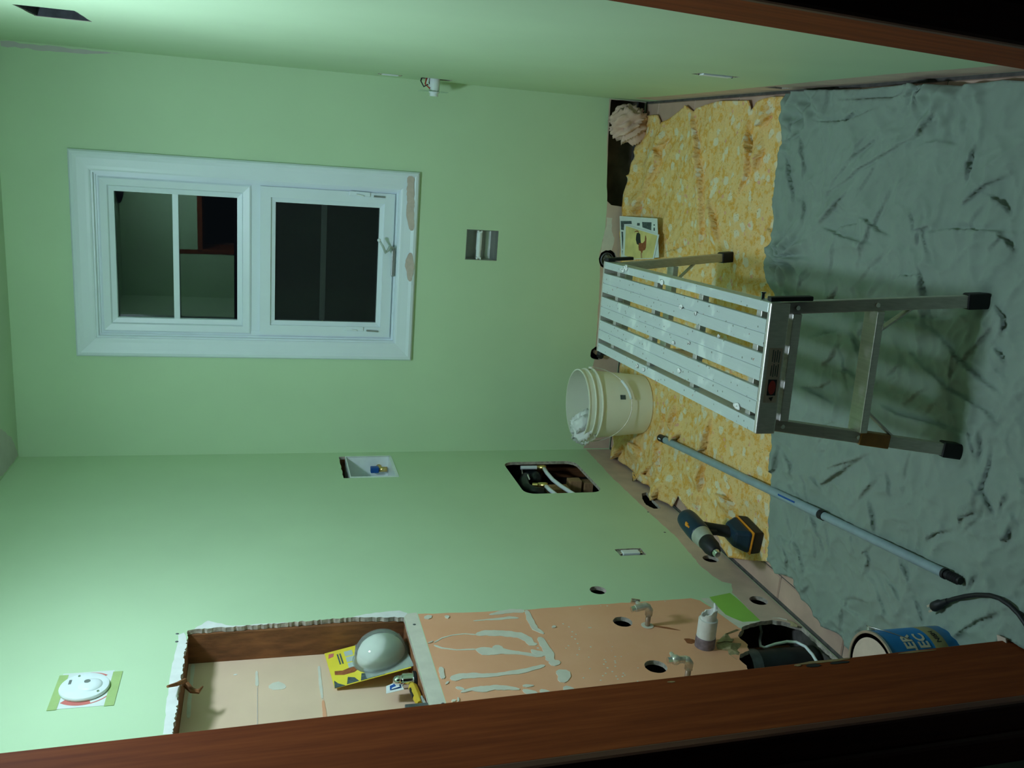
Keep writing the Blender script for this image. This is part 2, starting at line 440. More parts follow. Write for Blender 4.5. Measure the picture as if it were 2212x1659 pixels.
mudtop = [(-1.383, 1.146), (-1.379, 1.108), (YF, 1.106), (YF, 1.146)]
whitetop = ragged(L2([(398, 1366), (386, 1372), (380, 1400), (372, 1440), (362, 1500), (357, 1545), (352, 1585), (376, 1585), (380, 1545), (390, 1490), (400, 1420), (404, 1380)]), .015, .002, 13)
whiteside = ragged(L2([(420, 1358), (450, 1340), (468, 1345), (500, 1352), (640, 1343), (660, 1345), (560, 1354)]), .012, .002, 14)
whitebot = ragged(L2([(740, 1338), (790, 1326), (862, 1318), (880, 1325), (872, 1336), (850, 1334), (780, 1340)]), .012, .002, 14)
grn2 = ragged(L2([(1532, 1290), (1578, 1281), (1600, 1300), (1642, 1340), (1625, 1342), (1603, 1343), (1568, 1328)]), .02, .0012, 15)
mud2 = ragged(L2([(1513, 1292), (1530, 1292), (1568, 1328), (1606, 1344), (1640, 1342), (1630, 1346), (1597, 1357), (1545, 1318)]), .015, .002, 16)
corner_primer = L2([(43, 983), (66, 981), (68, 987), (43, 990)])
regs = [(strip_reg, 1), (org_reg, 2), (mud2, 3), (grn2, 4), (mudtop, 3), (whitetop, 5), (whiteside, 5), (whitebot, 5)]
wl = struct(panel('wall_left', fnL, rect(YD, 0, 0, HC), holesL, regs, .013,
      ['green', 'bare', 'orangewall', 'mud', 'green2', 'mudwhite', 'gypsum'], 6, (1, 0, 0)), 'green painted left wall with cut openings and a bare orange panel')
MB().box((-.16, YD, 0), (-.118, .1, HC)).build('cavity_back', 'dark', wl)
def stud(y0, y1, z0=0, z1=HC, x0=-.117, x1=-.014, mk='wood', name='stud', par=None):
    return MB().box((x0, y0, z0), (x1, y1, z1)).build(name, mk, par or wl, bevel=.002)
stud(-1.398, -1.362, .60, HC-.01); stud(-.75, -.715, .01, HC-.01); stud(-.045, -.007, .01, HC-.01)
stud(-2.03, -1.975, .60, HC-.01)
stud(-1.974, -1.400, 1.718, 1.755, name='header')
stud(-1.974, -1.400, 1.108, 1.1455, name='sill_board')
stud(-1.60, -1.562, .012, .24, -.117, -.080)
# niche back board with putty marks
nb = MB().box((-.117, -1.974, 1.1455), (-.100, -1.398, 1.7175)).build('niche_panel', 'niche', wl)
def smear(pts, widths, fn, mk, par, th=.0008, seed=1, name='compound_smear', off=0.0):
    """a trowelled streak laid on a wall: centre line and widths, ragged outline, real thickness"""
    r = random.Random(seed); lt = []; rt = []; k = len(pts); P = []; Wd = []; j1 = j2 = 1.0
    for i in range(k-1):
        n = max(2, int(math.hypot(pts[i+1][0]-pts[i][0], pts[i+1][1]-pts[i][1])/.007))
        for q in range(n):
            t = q/n; P.append((pts[i][0]*(1-t)+pts[i+1][0]*t, pts[i][1]*(1-t)+pts[i+1][1]*t)); Wd.append(widths[i]*(1-t)+widths[i+1]*t)
    P.append(pts[-1]); Wd.append(widths[-1])
    for i in range(len(P)):
        a = P[max(i-1, 0)]; b = P[min(i+1, len(P)-1)]; d = math.hypot(b[0]-a[0], b[1]-a[1]) or 1
        nx, ny = -(b[1]-a[1])/d, (b[0]-a[0])/d; w = Wd[i]/2
        end = .45 if i in (0, len(P)-1) else 1
        j1 = .72*j1+.28*r.uniform(.45, 1.5); j2 = .72*j2+.28*r.uniform(.45, 1.5); w1 = w*end*j1; w2 = w*end*j2
        lt.append((P[i][0]+nx*w1, P[i][1]+ny*w1)); rt.append((P[i][0]-nx*w2, P[i][1]-ny*w2))
    mb = MB(); n = len(P)
    vs_ = [fn(a, b, off-th) for a, b in lt]+[fn(a, b, off-th) for a, b in rt]+[fn(a, b, off+.0003) for a, b in lt]+[fn(a, b, off+.0003) for a, b in rt]
    fs = []
    for i in range(n-1):
        fs += [(i, i+1, n+i+1, n+i), (i, 2*n+i, 2*n+i+1, i+1), (n+i, n+i+1, 3*n+i+1, 3*n+i)]
    fs += [(0, n, 3*n, 2*n), (n-1, 3*n-1, 4*n-1, 2*n-1)]
    return mb.add(vs_, fs).build(name, mk, par)
Z4 = lambda pts: L2([(860+x/5.53, 1290+y/5.53) for x, y in pts])
PXM = 1/5.53/640*2.2/1.9   # zoomed pixel to metres on the panel
streaks = [
 ([(1090,210),(1200,190),(1350,165),(1510,165)],[18,35,40,38]), ([(900,285),(1050,270),(1200,262),(1330,245),(1440,250)],[12,12,26,28,15]),
 ([(430,545),(520,490),(650,455),(800,440),(930,450)],[10,9,9,10,14]), ([(930,450),(1050,430),(1250,435),(1450,455),(1550,500),(1600,560),(1660,560)],[30,52,60,60,70,50,30]),
 ([(430,575),(520,610),(700,632),(930,625)],[14,12,9,14]), ([(930,625),(1020,640),(1150,650),(1250,650),(1400,665),(1550,685),(1650,700),(1740,690)],[30,72,60,55,45,30,30,30]),
 ([(1185,575),(1200,645)],[40,60]), ([(630,985),(750,950),(900,940),(1040,940),(1250,920),(1450,895),(1600,860),(1750,815)],[45,50,45,35,32,36,36,30]),
 ([(1530,160),(1570,260),(1640,380),(1740,440)],[26,40,40,20]), ([(1690,480),(1760,590),(1815,690),(1820,770)],[40,52,52,60]), ([(1810,800),(1930,770)],[60,44]),
 ([(1590,630),(1660,670),(1800,690)],[20,50,30]), ([(1960,870),(1970,940),(1960,1020)],[90,72,60]), ([(1990,1070),(2050,1110),(2110,1170)],[50,60,30]),
 ([(750,1140),(880,1105),(1000,1105),(1150,1085),(1300,1085),(1450,1105)],[16,30,56,46,40,20]), ([(1490,1110),(1600,1150),(1660,1215)],[24,70,80]),
 ([(1490,1065),(1620,1060)],[28,14]), ([(1700,1110),(1780,1160),(1880,1205)],[30,62,50]), ([(690,1080),(790,1112)],[26,20]), ([(575,1022),(600,1030)],[40,36]),
 ([(508,840),(535,980)],[28,26]), ([(1040,1230),(1120,1285)],[30,36]), ([(1090,1225),(1145,1290)],[20,26]), ([(1365,1220),(1400,1255)],[40,30]),
 ([(330,230),(380,260)],[60,50]), ([(560,240),(610,235)],[40,30]), ([(380,540),(392,548)],[40,36]), ([(1845,350),(1880,365)],[40,30]), ([(715,1205),(720,1255)],[10,12]), ([(640,1250),(690,1235)],[24,14])]
for k, (p, w) in enumerate(streaks):
    smear(Z4(p), [q*PXM*1.5 for q in w], fnL, 'mud', wl, seed=30+k, th=.0008+.00006*k)
Z5 = lambda pts: L2([(1200+x/5.53, 1240+y/5.53) for x, y in pts])
spk = [(90,595),(160,630),(420,640),(200,690),(245,720),(195,750),(235,775),(265,830),(155,855),(285,900),(420,870),(260,965),(715,985),(710,1040),(600,1050),(565,1215),(335,1240),(725,1220),(745,1255),(540,1270),(410,1130),(290,410),(810,1185),(600,1185),(400,640),(1890,375),(1800,290)]
for k, (x, y) in enumerate(spk):
    smear(Z5([(x-9, y-3), (x+9, y+5)]), [9*PXM*1.6, 8*PXM*1.6], fnL, 'mud', wl, seed=90+k, name='compound_speck', th=.0006)
# putty lines inside the niche
fnN = lambda a, b, c: Vector((-.100-c, a, b))
N2 = lambda pts: L2([(320+x/5.53, 1280+y/5.53) for x, y in pts], -.1)
for k, (p, w, mk) in enumerate([([(1295,940),(1305,1120)],[20,26],'mud'), ([(1305,1130),(1305,1600)],[5,6],'peel'), ([(2040,880),(2060,1100),(2080,1270)],[20,26,20],'mud'),
      ([(2090,1290),(2115,1530)],[20,30],'orangewall'), ([(1440,1130),(1540,1120),(1640,1140)],[70,110,60],'mud'), ([(1020,985),(1065,980)],[14,14],'mudwhite'),
      ([(540,810),(900,790),(1500,740),(2100,690)],[20,26,24,22],'mud'), ([(535,860),(480,1500)],[30,28],'mud')]):
    smear(N2(p), [q*PXM for q in w], fnN, mk, wl, seed=140+k, name='putty_mark', th=.0009)
# torn strips of board at the ragged hole
def flap(pts, mk='gypsum', th=.006):
    q = [L(1490+x/6.144, 1320+y/6.144, X) for x, y, X in pts]
    n = Vector((1, 0, 0)); mb = MB(); k = len(q)
    mb.add([p for p in q]+[p-n*th for p in q], [tuple(range(k)), tuple(reversed(range(k, 2*k)))]+[(i, (i+1) % k, k+(i+1) % k, k+i) for i in range(k)])
    return mb.build('torn_flap', mk, wl)
MT['torn'] = simple('torn_board_paper', (.36, .30, .16), .95, var=.3, sc=60, bmp=.5, bsc=100)
flap([(350,420,.001),(470,300,.004),(620,240,.004),(720,260,-.004),(690,310,-.012),(620,330,-.012),(560,400,.010),(470,400,.012)], 'torn')
flap([(350,440,.001),(470,410,.012),(560,420,.012),(700,430,-.002),(780,490,-.010),(760,540,-.012),(650,555,.002),(540,500,.008),(370,505,.001)], 'torn')
flap([(500,500,.002),(560,520,.004),(650,560,.002),(665,660,-.006),(620,640,.001),(520,570,.001)], 'torn')
flap([(1090,90,.001),(1180,85,.002),(1290,110,.002),(1290,150,-.004),(1200,140,-.006),(1100,120,-.004)], 'mud')
flap([(1290,110,.002),(1380,150,.004),(1430,190,.006),(1340,180,-.002),(1300,150,-.002)], 'torn')
# first streak paints the valve's cast shadow, second is a rusty water stain
for k, (p, w) in enumerate([([(1410, 1352), (1440, 1356), (1470, 1362)], [.006, .011, .003]), ([(1478, 1380), (1490, 1385), (1497, 1390)], [.010, .028, .03])]):
    smear(L2(p), w, fnL, 'rust', wl, seed=170+k, name='shadow_and_stain', th=.0003)
for x, y in ((1400, 1106), (1436, 1150), (383, 1369), (382, 1386), (895, 1349), (957, 1520), (1263, 968)):
    p = L(x, y); MB().sphere(p, .0045, 8, sc=(.25, 1, 1)).build('screw_head', 'greymetal', wl)
# nails and splinter sticking out by the niche header
MB().tube([L(400, 1470, .0), L(382, 1478, .012), L(362, 1483, .03)], [.006, .005, .003], 7).build('splinter', 'wood', wl)
MB().tube([L(402, 1478, -.02), L(415, 1492, -.03), L(428, 1494, -.03), L(438, 1483, -.03)], [.008, .007, .006, .002], 7).build('splinter', 'wood', wl)

# ---- back wall
WIN = (.478, 1.006, 1.103, 2.146)
back_hole = ragged([(1.090, .003), (1.089, .06), (1.094, .110), (1.108, .130), (1.20, .142), (1.362, .153), (1.506, .158), (1.520, .158), (1.520, .003)], .03, .0012, 20)
back_hole = [(min(a, 1.5215), max(b, .003)) for a, b in back_hole]
pipe_hole = ragged(circle(.862, .103, .041, 22), .02, .003, 21)
pipe_hole2 = ragged(circle(.448, .108, .031, 18), .02, .003, 22)
tp_poly = rect(.836, .595, .960, .729)
bstrip = B2([(1262, 960), (1278, 800), (1285, 770), (1290, 700), (1296, 620), (1295, 545), (1302, 520), (1308, 490), (1311, 460), (1312, 440)])
bstrip = ragged([(.003, bstrip[0][1])]+bstrip[1:], .02, .002, 23, False)+[(1.1, .13), (1.36, .158), (1.5215, .165), (1.5215, .003), (.003, .003)]
bmud = ragged(B2([(1296, 560), (1302, 520), (1309, 490), (1311, 470), (1322, 470), (1322, 500), (1328, 520), (1320, 545)]), .01, .002, 24)
topprim = ragged(B2([(2, 88), (60, 94), (130, 102), (200, 109), (260, 115), (200, 116), (120, 112), (60, 105), (2, 100)]), .02, .003, 25)
topprim = [(min(a, 1.5215), min(b, 2.437)) for a, b in topprim]
wb = struct(panel('wall_back', fnB, rect(0, 0, W, HC), [rect(WIN[0], WIN[1], WIN[2], WIN[3]), back_hole, pipe_hole, pipe_hole2, tp_poly],
      [(bstrip, 1), (bmud, 2), (topprim, 3)], .013, ['green', 'bare', 'mud', 'primer', 'gypsum'], 4, (0, -1, 0)), 'green painted back wall around the window')
for x0, z0, x1, z1 in ((-.12, -.02, W+.12, .58), (-.12, .76, WIN[0]-.02, HC), (WIN[2]+.02, .76, W+.12, HC), (-.12, WIN[3]+.02, W+.12, HC), (WIN[0]-.02, .76, WIN[2]+.02, WIN[1]-.02), (-.12, .58, .80, .76), (1.0, .58, W+.12, .76)):
    MB().box((x0, .115, z0), (x1, .14, z1)).build('sheathing', 'cavityback', wb)
MB().box((.70, .02, .013), (.74, .11, .5)).build('stud', 'wood', wb)

# ---- right wall
vent_poly = ragged(rect(-1.205, 1.962, -.977, 2.094), .03, .0015, 40)
ob1 = rect(-.150, 1.040, -.100, 1.128); ob2 = ragged(rect(-.150, .852, -.092, .968), .02, .0015, 41); ob3 = ragged(rect(-1.316, .285, -1.262, .405), .02, .0015, 42)
slotp = ragged(rect(-1.165, .030, -1.105, .088), .02, .002, 43)
rstrip = ragged([(-.15, .12), (-.35, .10), (-.642, .094), (-1.10, .103), (-1.40, .11), (-1.704, .115), (-1.959, .098), (YF, .10)], .02, .0015, 44, False)+[(YF, .003), (-.15, .003)]
wr = struct(panel('wall_right', fnR, rect(YD, 0, 0, HC), [vent_poly, ob1, ob2, ob3, slotp], [(rstrip, 1)], .013, ['green', 'bare', 'gypsum'], 2, (-1, 0, 0)), 'green painted right wall with vent opening')
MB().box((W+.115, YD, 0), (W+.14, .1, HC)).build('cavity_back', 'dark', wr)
MT['ductdark'] = simple('dark_duct_metal', (.05, .052, .06), .6, .3, var=.3)  # one dark tone over all the duct metal
# duct boot inside the vent opening
md_ = MB()
for lo, hi in (((W+.001, -1.2025, 1.9645), (W+.1145, -1.2005, 2.0915)), ((W+.001, -.9815, 1.9645), (W+.1145, -.9795, 2.0915)), ((W+.001, -1.2005, 2.0895), (W+.1145, -.9815, 2.0915)), ((W+.001, -1.2005, 1.9645), (W+.1145, -.9815, 1.9665))): md_.box(lo, hi)
tag(md_.build('vent_duct', 'ductdark'), 'dark sheet metal duct inside the rectangular vent opening high in the wall', 'duct')

# ---- ceiling and front wall
cprim = ragged([(.19, -.27), (.185, -.21), (.14, -.14), (.105, -.085), (.05, -.03), (.006, -.004), (.006, -.20), (.02, -.27)], .02, .004, 50)
struct(panel('ceiling', fnC, rect(-.05, YD-.2, W+.05, .05), [], [(cprim, 1)], .02, ['ceil', 'primer', 'gypsum'], 2, (0, 0, -1)), 'green tinted ceiling edge')
wf = MB().box((-.12, YD-.18, 0), (.285, YD, HC)).box((1.57, YD-.18, 0), (W+.12, YD, HC)).box((.285, YD-.18, 1.98), (1.57, YD, HC))
struct(wf.build('wall_front', 'green', org=Vector((0, YD, 0))), 'wall beside the doorway')
# door jambs: slightly out of plumb, as the photo shows
def jamb(name, xa0, xa1, sgn, lab):
    """xa0 at the floor, xa1 at 2 m; sgn = direction of the reveal's face"""
    o = empty(name, Vector((xa0, YD, 0))); struct(o, lab)
    def sx(z): return xa0+(xa1-xa0)*z/2.0
    def slab(nm, d0, d1, y0, y1, mk, z0=0.0, z1=2.12, bev=.002):
        mb = MB(); vs_ = []
        for z in (z0, z1):
            for d, y in ((d0, y0), (d1, y0), (d1, y1), (d0, y1)): vs_.append((sx(z)-sgn*d, y, z))
        mb.add(vs_, [(0, 1, 2, 3), (7, 6, 5, 4), (0, 4, 5, 1), (1, 5, 6, 2), (2, 6, 7, 3), (3, 7, 4, 0)])
        return mb.build(nm, mk, o, bevel=bev)
    slab('jamb_board', 0, .030, YD-.178, YD+.004, 'brown', bev=.004)
    slab('casing', -.006, .055, YD-.202, YD-.1785, 'jambshade', bev=.006)
    slab('casing_band', .055, .12, YD-.210, YD-.1785, 'jambshade', bev=.008)
    return o, slab
tl, slabL = jamb('trim_1', .366, .313, 1, 'dark brown door jamb, hinge side, with worn hinge mortises')
tr, slabR = jamb('trim_2', 1.474, 1.541, -1, 'dark brown door jamb on the far side of the doorway')
fnJ = lambda a, b, c: Vector((.366-(.366-.313)*a/2.0-c, b, a))
def worn(nm, pts, ws, mk, seed, th=.0006): return smear(pts, ws, fnJ, mk, tl, th=th, seed=seed, name=nm)
worn('worn_patch', [(.785, YD-.012), (.80, YD-.011)], [.006, .004], 'brownpale', 301)
worn('worn_patch', [(.40, YD-.001), (.44, YD-.003), (.49, YD-.001), (.525, YD-.003)], [.004, .008, .007, .003], 'brownpale', 302)
worn('hinge_mortise', [(.41, YD-.011), (.452, YD-.011)], [.006, .007], 'black', 303, .0008)
worn('hinge_mortise', [(.475, YD-.012), (.505, YD-.010)], [.010, .010], 'black', 304, .0008)
worn('worn_patch', [(.515, YD-.006), (.528, YD-.004)], [.010, .006], 'brownpale', 305, .001)
worn('worn_patch', [(.20, YD-.005), (.25, YD-.004), (.29, YD-.004)], [.002, .006, .003], 'brownpale', 306)
MB().box((.30, YD-.178, 1.955), (1.56, YD+.004, 1.985)).build('head_jamb', 'brown', tl)

# ---- the room's lamp: a round diffuser under a shallow metal collar on the ceiling
lm = tag(empty('ceiling_lamp', Vector((LAMP[0], LAMP[1], 2.25))), 'round glowing diffuser in a shallow grey collar on the ceiling', 'lamp')
_mt = bpy.data.materials.new('lit_tube'); _mt.use_nodes = True; _n = _mt.node_tree; _n.nodes.clear()
_o = _n.nodes.new('ShaderNodeOutputMaterial'); _e = _n.nodes.new('ShaderNodeEmission'); _e.inputs[0].default_value = (*LAMP_COL, 1); _e.inputs[1].default_value = LAMP_POWER
_n.links.new(_e.outputs[0], _o.inputs[0]); MT['lit'] = _mt
MB().tube([(LAMP[0], LAMP[1], 2.300), (LAMP[0], LAMP[1], 2.375)], .105, 32).build('diffuser', 'lit', lm)
MB().tube([(LAMP[0], LAMP[1], 2.376), (LAMP[0], LAMP[1], 2.43)], .022, 16).build('socket', 'white', lm)
MB().lathe([(.185, 2.333), (.185, 2.436), (.182, 2.436), (.182, 2.333), (.185, 2.333)], 32, 0, Matrix.Translation((LAMP[0], LAMP[1], 0))).build('collar', 'primer', lm)

# ---- window
wn = struct(empty('window_1', Vector((.79, 0, .935))), 'white vinyl window, fixed lite over a crank-out awning sash')
X0, X1, Z0, Z1 = .407, 1.174, .935, 2.216
CW = .072
def mitre(nm, prof, x0, x1, z0, z1, mk='trimwhite', par=wn, split=True):
    """prof: list of (inset from the outer edge, y); four mitred lengths"""
    def P(side, i, d, y):
        cx = [(x0+d, z0+d), (x1-d, z0+d), (x1-d, z1-d), (x0+d, z1-d)]
        return Vector((cx[i][0], y, cx[i][1]))
    k = len(prof)
    for s in range(4):
        a, b = s, (s+1) % 4; mb = MB()
        vs_ = [P(s, a, d, y) for d, y in prof]+[P(s, b, d, y) for d, y in prof]
        fs = [(i, (i+1) % k, k+(i+1) % k, k+i) for i in range(k)]+[tuple(range(k)), tuple(reversed(range(k, 2*k)))]
        mb.add(vs_, fs).build(nm, mk, par)
mitre('casing', [(0, 0), (0, -.012), (.006, -.019), (.016, -.021), (.028, -.017), (.055, -.013), (.066, -.012), (CW, -.010), (CW, 0)], X0, X1, Z0, Z1)
mitre('jamb_extension', [(.066, -.004), (.079, -.004), (.079, .045), (.066, .045)], X0, X1, Z0, Z1)
mitre('frame', [(.079, .014), (.086, .014), (.086, .022), (.104, .022), (.104, .060), (.079, .060)], X0, X1, Z0, Z1)
fx0, fx1, fz0, fz1 = X0+.104, X1-.104, Z0+.104, Z1-.104
MB().box((fx0-.02, .024, 1.545), (fx1+.02, .06, 1.585)).build('mullion', 'trimwhite', wn, bevel=.002)
def sash(z0, z1, prof, gy, gz):
    s = empty('sash', Vector(((fx0+fx1)/2, .03, z0))); s.parent = wn; s.location = ORG['sash' if s.name == 'sash' else s.name]-ORG[wn.name]
    mitre('sash_rail', prof, fx0-.012, fx1+.012, z0, z1, par=s)
    return s
gx0, gx1 = .552, 1.050
s1 = sash(1.580, fz1+.012, [(0, .020), (.006, .016), (.030, .020), (.034, .030), (.052, .034), (.052, .058), (0, .058)], 0, 0)
s2 = sash(fz0-.012, 1.546, [(0, .012), (.040, .012), (.040, .020), (.058, .024), (.058, .055), (0, .055)], 0, 0)
def pane(nm, s, z0, z1, y, mk):
    return MB().box((gx0-.02, y, z0-.02), (gx1+.02, y+.004, z1+.02)).build(nm, mk, s)
def tilt(o, sx_, sz_):      # fixed lite sits out of square, tilted further to hide the lamp's reflection
    c = Vector(((gx0+gx1)/2, 0, 1.863))-ORG[o.name]
    for v in o.data.vertices: v.co.y += (v.co.x-c.x)*sx_+(v.co.z-c.z)*sz_
def bars(s, z, y, mk, h):
    return MB().box((gx0-.012, y, z-h/2), (gx1+.012, y+.008, z+h/2)).build('muntin', mk, s, bevel=.002)
MT['barshade'] = simple('grey_muntin', (.46, .54, .51), .5, var=.03)
gp = pane('glass_pane', s1, 1.664, 2.062, .046, 'glass'); tilt(gp, -.046, .010); bars(s1, 1.857, .034, 'trimwhite', .022)
pane('glass_pane', s2, 1.078, 1.502, .050, 'glass'); bars(s2, 1.301, .040, 'barshade', .022)
pane('insect_screen', s2, 1.078, 1.502, .030, 'screen')
for x in (gx0+.004, gx1-.006): MB().tube([(x, .024, 1.301), (x, .033, 1.301)], .004, 8).build('screen_pin', 'chrome', s2)
for z0, z1, y in ((1.664, 2.062, .5), (1.06, 1.52, .5)): pass
MB().box((X0-.05, .105, Z0-.05), (X1+.05, .11, Z0+.06)).build('outer_sill', 'trimwhite', wn)
# crank and latches
ck_ = empty('crank', B(848, 570, .0)); ck_.parent = wn; ck_.location = ORG[ck_.name]-ORG[wn.name]
a0 = B(848, 597, .004); a1 = B(850, 535, .004)
MB().bar(a0, a1, .014, .010, (0, -1, 0)).build('crank_base', 'grille', ck_, bevel=.003)
MB().tube([B(850, 537, -.004), B(842, 533, -.016), B(838, 541, -.022), B(833, 546, -.026), B(827, 532, -.034), B(821, 522, -.036)], [.006, .006, .0055, .005, .0045, .004], 10).build('crank_arm', 'barshade', ck_, smooth=True)
MB().sphere(B(819, 519, -.038), .0075, 12).build('crank_knob', 'white', ck_, smooth=True)
for (xa, ya), (xb, yb) in (((755, 417), (800, 421)), ((745, 709), (785, 711))):
    lt_ = empty('latch', B((xa+xb)/2, (ya+yb)/2, .012)); lt_.parent = wn; lt_.location = ORG[lt_.name]-ORG[wn.name]
    MB().bar(B(xa, ya, .0095), B(xb, yb, .0095), .018, .006, (0, -1, 0)).build('latch_plate', 'trimwhite', lt_, bevel=.002)
    MB().bar(B(xa+14, ya+3, .004), B(xb-14, yb+3, .004), .006, .010, (0, -1, 0)).build('latch_lever', 'white', lt_, bevel=.002)
    MB().bar(B(xb+6, yb+3, .0085), B(xb+32, yb+5, .0085), .007, .007, (0, -1, 0)).build('latch_keeper', 'grille', lt_, bevel=.002)
# bare spots where the lower casing has peeled
fnP = lambda a, b, c: Vector((a, -.0175+c, b))
for k, (p, w) in enumerate([([(1.158, .975), (1.10, .970), (1.02, .968), (.945, .958)], [.030, .034, .030, .018]), ([(.855, .960), (.80, .962), (.74, .956)], [.018, .040, .016])]):
    smear(p, w, fnP, 'peel', wn, seed=200+k, name='peeled_patch', th=.0045)
# ================================================================== things on the walls
# ---- smoke alarm on its paper template
al = tag(empty('smoke_alarm', Vector((.001, -1.638, 1.927))), 'round white alarm disc mounted on the green wall above the niche', 'alarm')
MA = Matrix.Translation((.0022, -1.638, 1.927)) @ Matrix.Rotation(math.pi/2, 4, 'Y')
ob = MB().lathe([(.054, 0), (.0545, .004), (.053, .007), (.049, .0085), (.030, .009), (1e-6, .009)], 40, 0, MA).build('alarm_body', 'white', al); smooth_by_angle(ob, .5)
MC = Matrix.Translation((.0105, -1.640, 1.914)) @ Matrix.Rotation(math.pi/2, 4, 'Y')
ob = MB().lathe([(.027, -.001), (.026, .0015), (.020, .005), (.010, .007), (1e-6, .0072)], 32, 0, MC).build('alarm_dome', 'white', al, smooth=True)
MB().lathe([(.007, .0), (.007, .001), (.005, .001)], 16, 0, Matrix.Translation((.0170, -1.634, 1.921)) @ Matrix.Rotation(math.pi/2, 4, 'Y')).build('test_button', 'grille', al)
MB().box((.0105, -1.632, 1.957), (.0115, -1.614, 1.963)).build('alarm_print', 'grille', al)
for y, z in ((-1.600, 1.944), (-1.668, 1.893)): MB().sphere((.0105, y, z), .0035, 8).build('alarm_screw', 'chrome', al)
pt = tag(empty('paper_template', Vector((.001, -1.638, 1.875))), 'white paper with a red ring stuck behind the round alarm', 'paper')
MB().box((.0003, -1.712, 1.872), (.0008, -1.568, 1.985)).build('sheet', 'paper', pt)
def ringseg(r0, r1, a0, a1, n=20):
    return [(-1.638+r0*math.cos(a0+(a1-a0)*i/n), 1.927+r0*math.sin(a0+(a1-a0)*i/n)) for i in range(n+1)]+[(-1.638+r1*math.cos(a1+(a0-a1)*i/n), 1.927+r1*math.sin(a1+(a0-a1)*i/n)) for i in range(n+1)]
fnS = lambda a, b, c: Vector((.0008-c, a, b))
for a0, a1, r0, r1 in ((2.45, 3.5, .050, .0665), (3.5, 4.3, .0635, .0665), (5.6, 6.25, .050, .0665)):
    MB().prism(ringseg(r0, r1, a0, a1), fnS, -.0004, 0).build('red_ring', 'redprint', pt)
for a0, a1, lab in ((1.853, 1.874, 'strip of green masking tape below the round alarm'), (1.972, 1.992, 'strip of green masking tape above the round alarm')):
    tag(MB().box((.0009, -1.715, a0), (.0014, -1.575, a1)).build('tape_strip', 'tapeg'), lab, 'tape')

# ---- laundry box with valve
lb = tag(empty('laundry_valve_box', Vector((-.004, -.18, 1.02))), 'white recessed plastic valve box set in the green wall near the corner', 'valve box')
y0, y1, z0, z1, dp = -.297, -.058, 1.016, 1.200, .085
mb = MB()
for lo, hi in (((-dp-.004, y0, z0), (-dp, y1, z1)), ((-dp, y0, z0), (.0015, y0+.004, z1)), ((-dp, y1-.004, z0), (.0015, y1, z1)), ((-dp, y0+.004, z0), (.0015, y1-.004, z0+.004)), ((-dp, y0+.004, z1-.004), (.0015, y1-.004, z1))): mb.box(lo, hi)
mb.build('box_shell', 'white', lb)
MB().box((.0005, y0-.006, z0-.006), (.0022, y0+.004, z1)).box((.0005, y1-.004, z0-.006), (.0022, y1+.006, z1)).box((.0005, y0, z0-.008), (.0022, y1, z0+.003)).build('box_flange', 'white', lb)
vv = L(818, 1014, -.045); 
MB().tube([vv+Vector((0, 0, -.035)), vv+Vector((0, 0, .0))], .011, 12).tube([vv+Vector((0, 0, -.012)), vv+Vector((0, .022, -.004)), vv+Vector((0, .030, -.004))], [.009, .011, .013], 12).build('valve_body', 'brass', lb, smooth=True)
MB().box(vv+Vector((-.012, -.014, .0)), vv+Vector((.012, .012, .034))).build('valve_handle', 'bluepl', lb, bevel=.003)

# ---- pipes in the access opening
def brass_elbow(p, d1, d2, nm, par):
    p = Vector(p); return MB().tube([p+Vector(d1)*.03, p, p+Vector(d2)*.03], [.011, .013, .011], 12).build(nm, 'brass', par, smooth=True)
ab = tag(empty('black_drain_pipe', Vector((-.07, -.36, .25))), 'black plastic drain pipe with bent elbow inside the wall opening', 'pipe')
q = lambda x, y, X: L(1060+x/7.9, 960+y/7.9, X)
ob = MB().tube([q(230, 420, -.075), q(420, 470, -.075), q(560, 490, -.075), q(700, 520, -.07), q(770, 560, -.065), q(760, 620, -.06)], [.030, .030, .030, .028, .027, .026], 16).build('elbow', 'blackgloss', ab, smooth=True)
ob = MB().tube([q(600, 560, -.050), q(560, 640, -.048), q(600, 740, -.046), q(720, 800, -.046), q(900, 830, -.05)], [.021]*5, 16).build('branch', 'blackgloss', ab, smooth=True)
for a, b_ in (((528, 400, -.048), (545, 540, -.048)), ((630, 520, -.03), (660, 590, -.03))): MB().tube([q(*a), q(*b_)], .003, 6).build('print_line', 'offwhite', ab)
for k, (path, lab, wd) in enumerate(((((905, 400, -.026), (960, 490, -.030), (1060, 605, -.034), (1200, 712, -.038), (1400, 840, -.042), (1600, 960, -.045)), 'white water tube curving across the wall opening from the brass elbow', .0085),
                   (((930, 700, -.032), (1000, 770, -.034), (1100, 850, -.036), (1250, 960, -.04)), 'short white water tube low in the wall opening', .0085))):
    t = tag(empty('water_tube', q(*path[0])), lab, 'pipe', 'water tubes in the wall opening')
    MB().tube([q(*p) for p in path], wd, 12).build('tube', 'white', t, smooth=True)
    p0 = q(*path[0]); brass_elbow(p0, (0, -.1, -.3), (0, .2, .9), 'brass_elbow', t)
    MB().tube([p0+Vector((0, .004, .008)), p0+Vector((0, .006, .03))], .0105, 12).build('brass_ring', 'brass', t)
    MB().tube([p0+Vector((0, .006, .03)), p0+Vector((-.002, .014, .10 if k == 0 else .05))], .0085, 12).build('upper_tube', 'white' if k == 0 else 'brass', t)
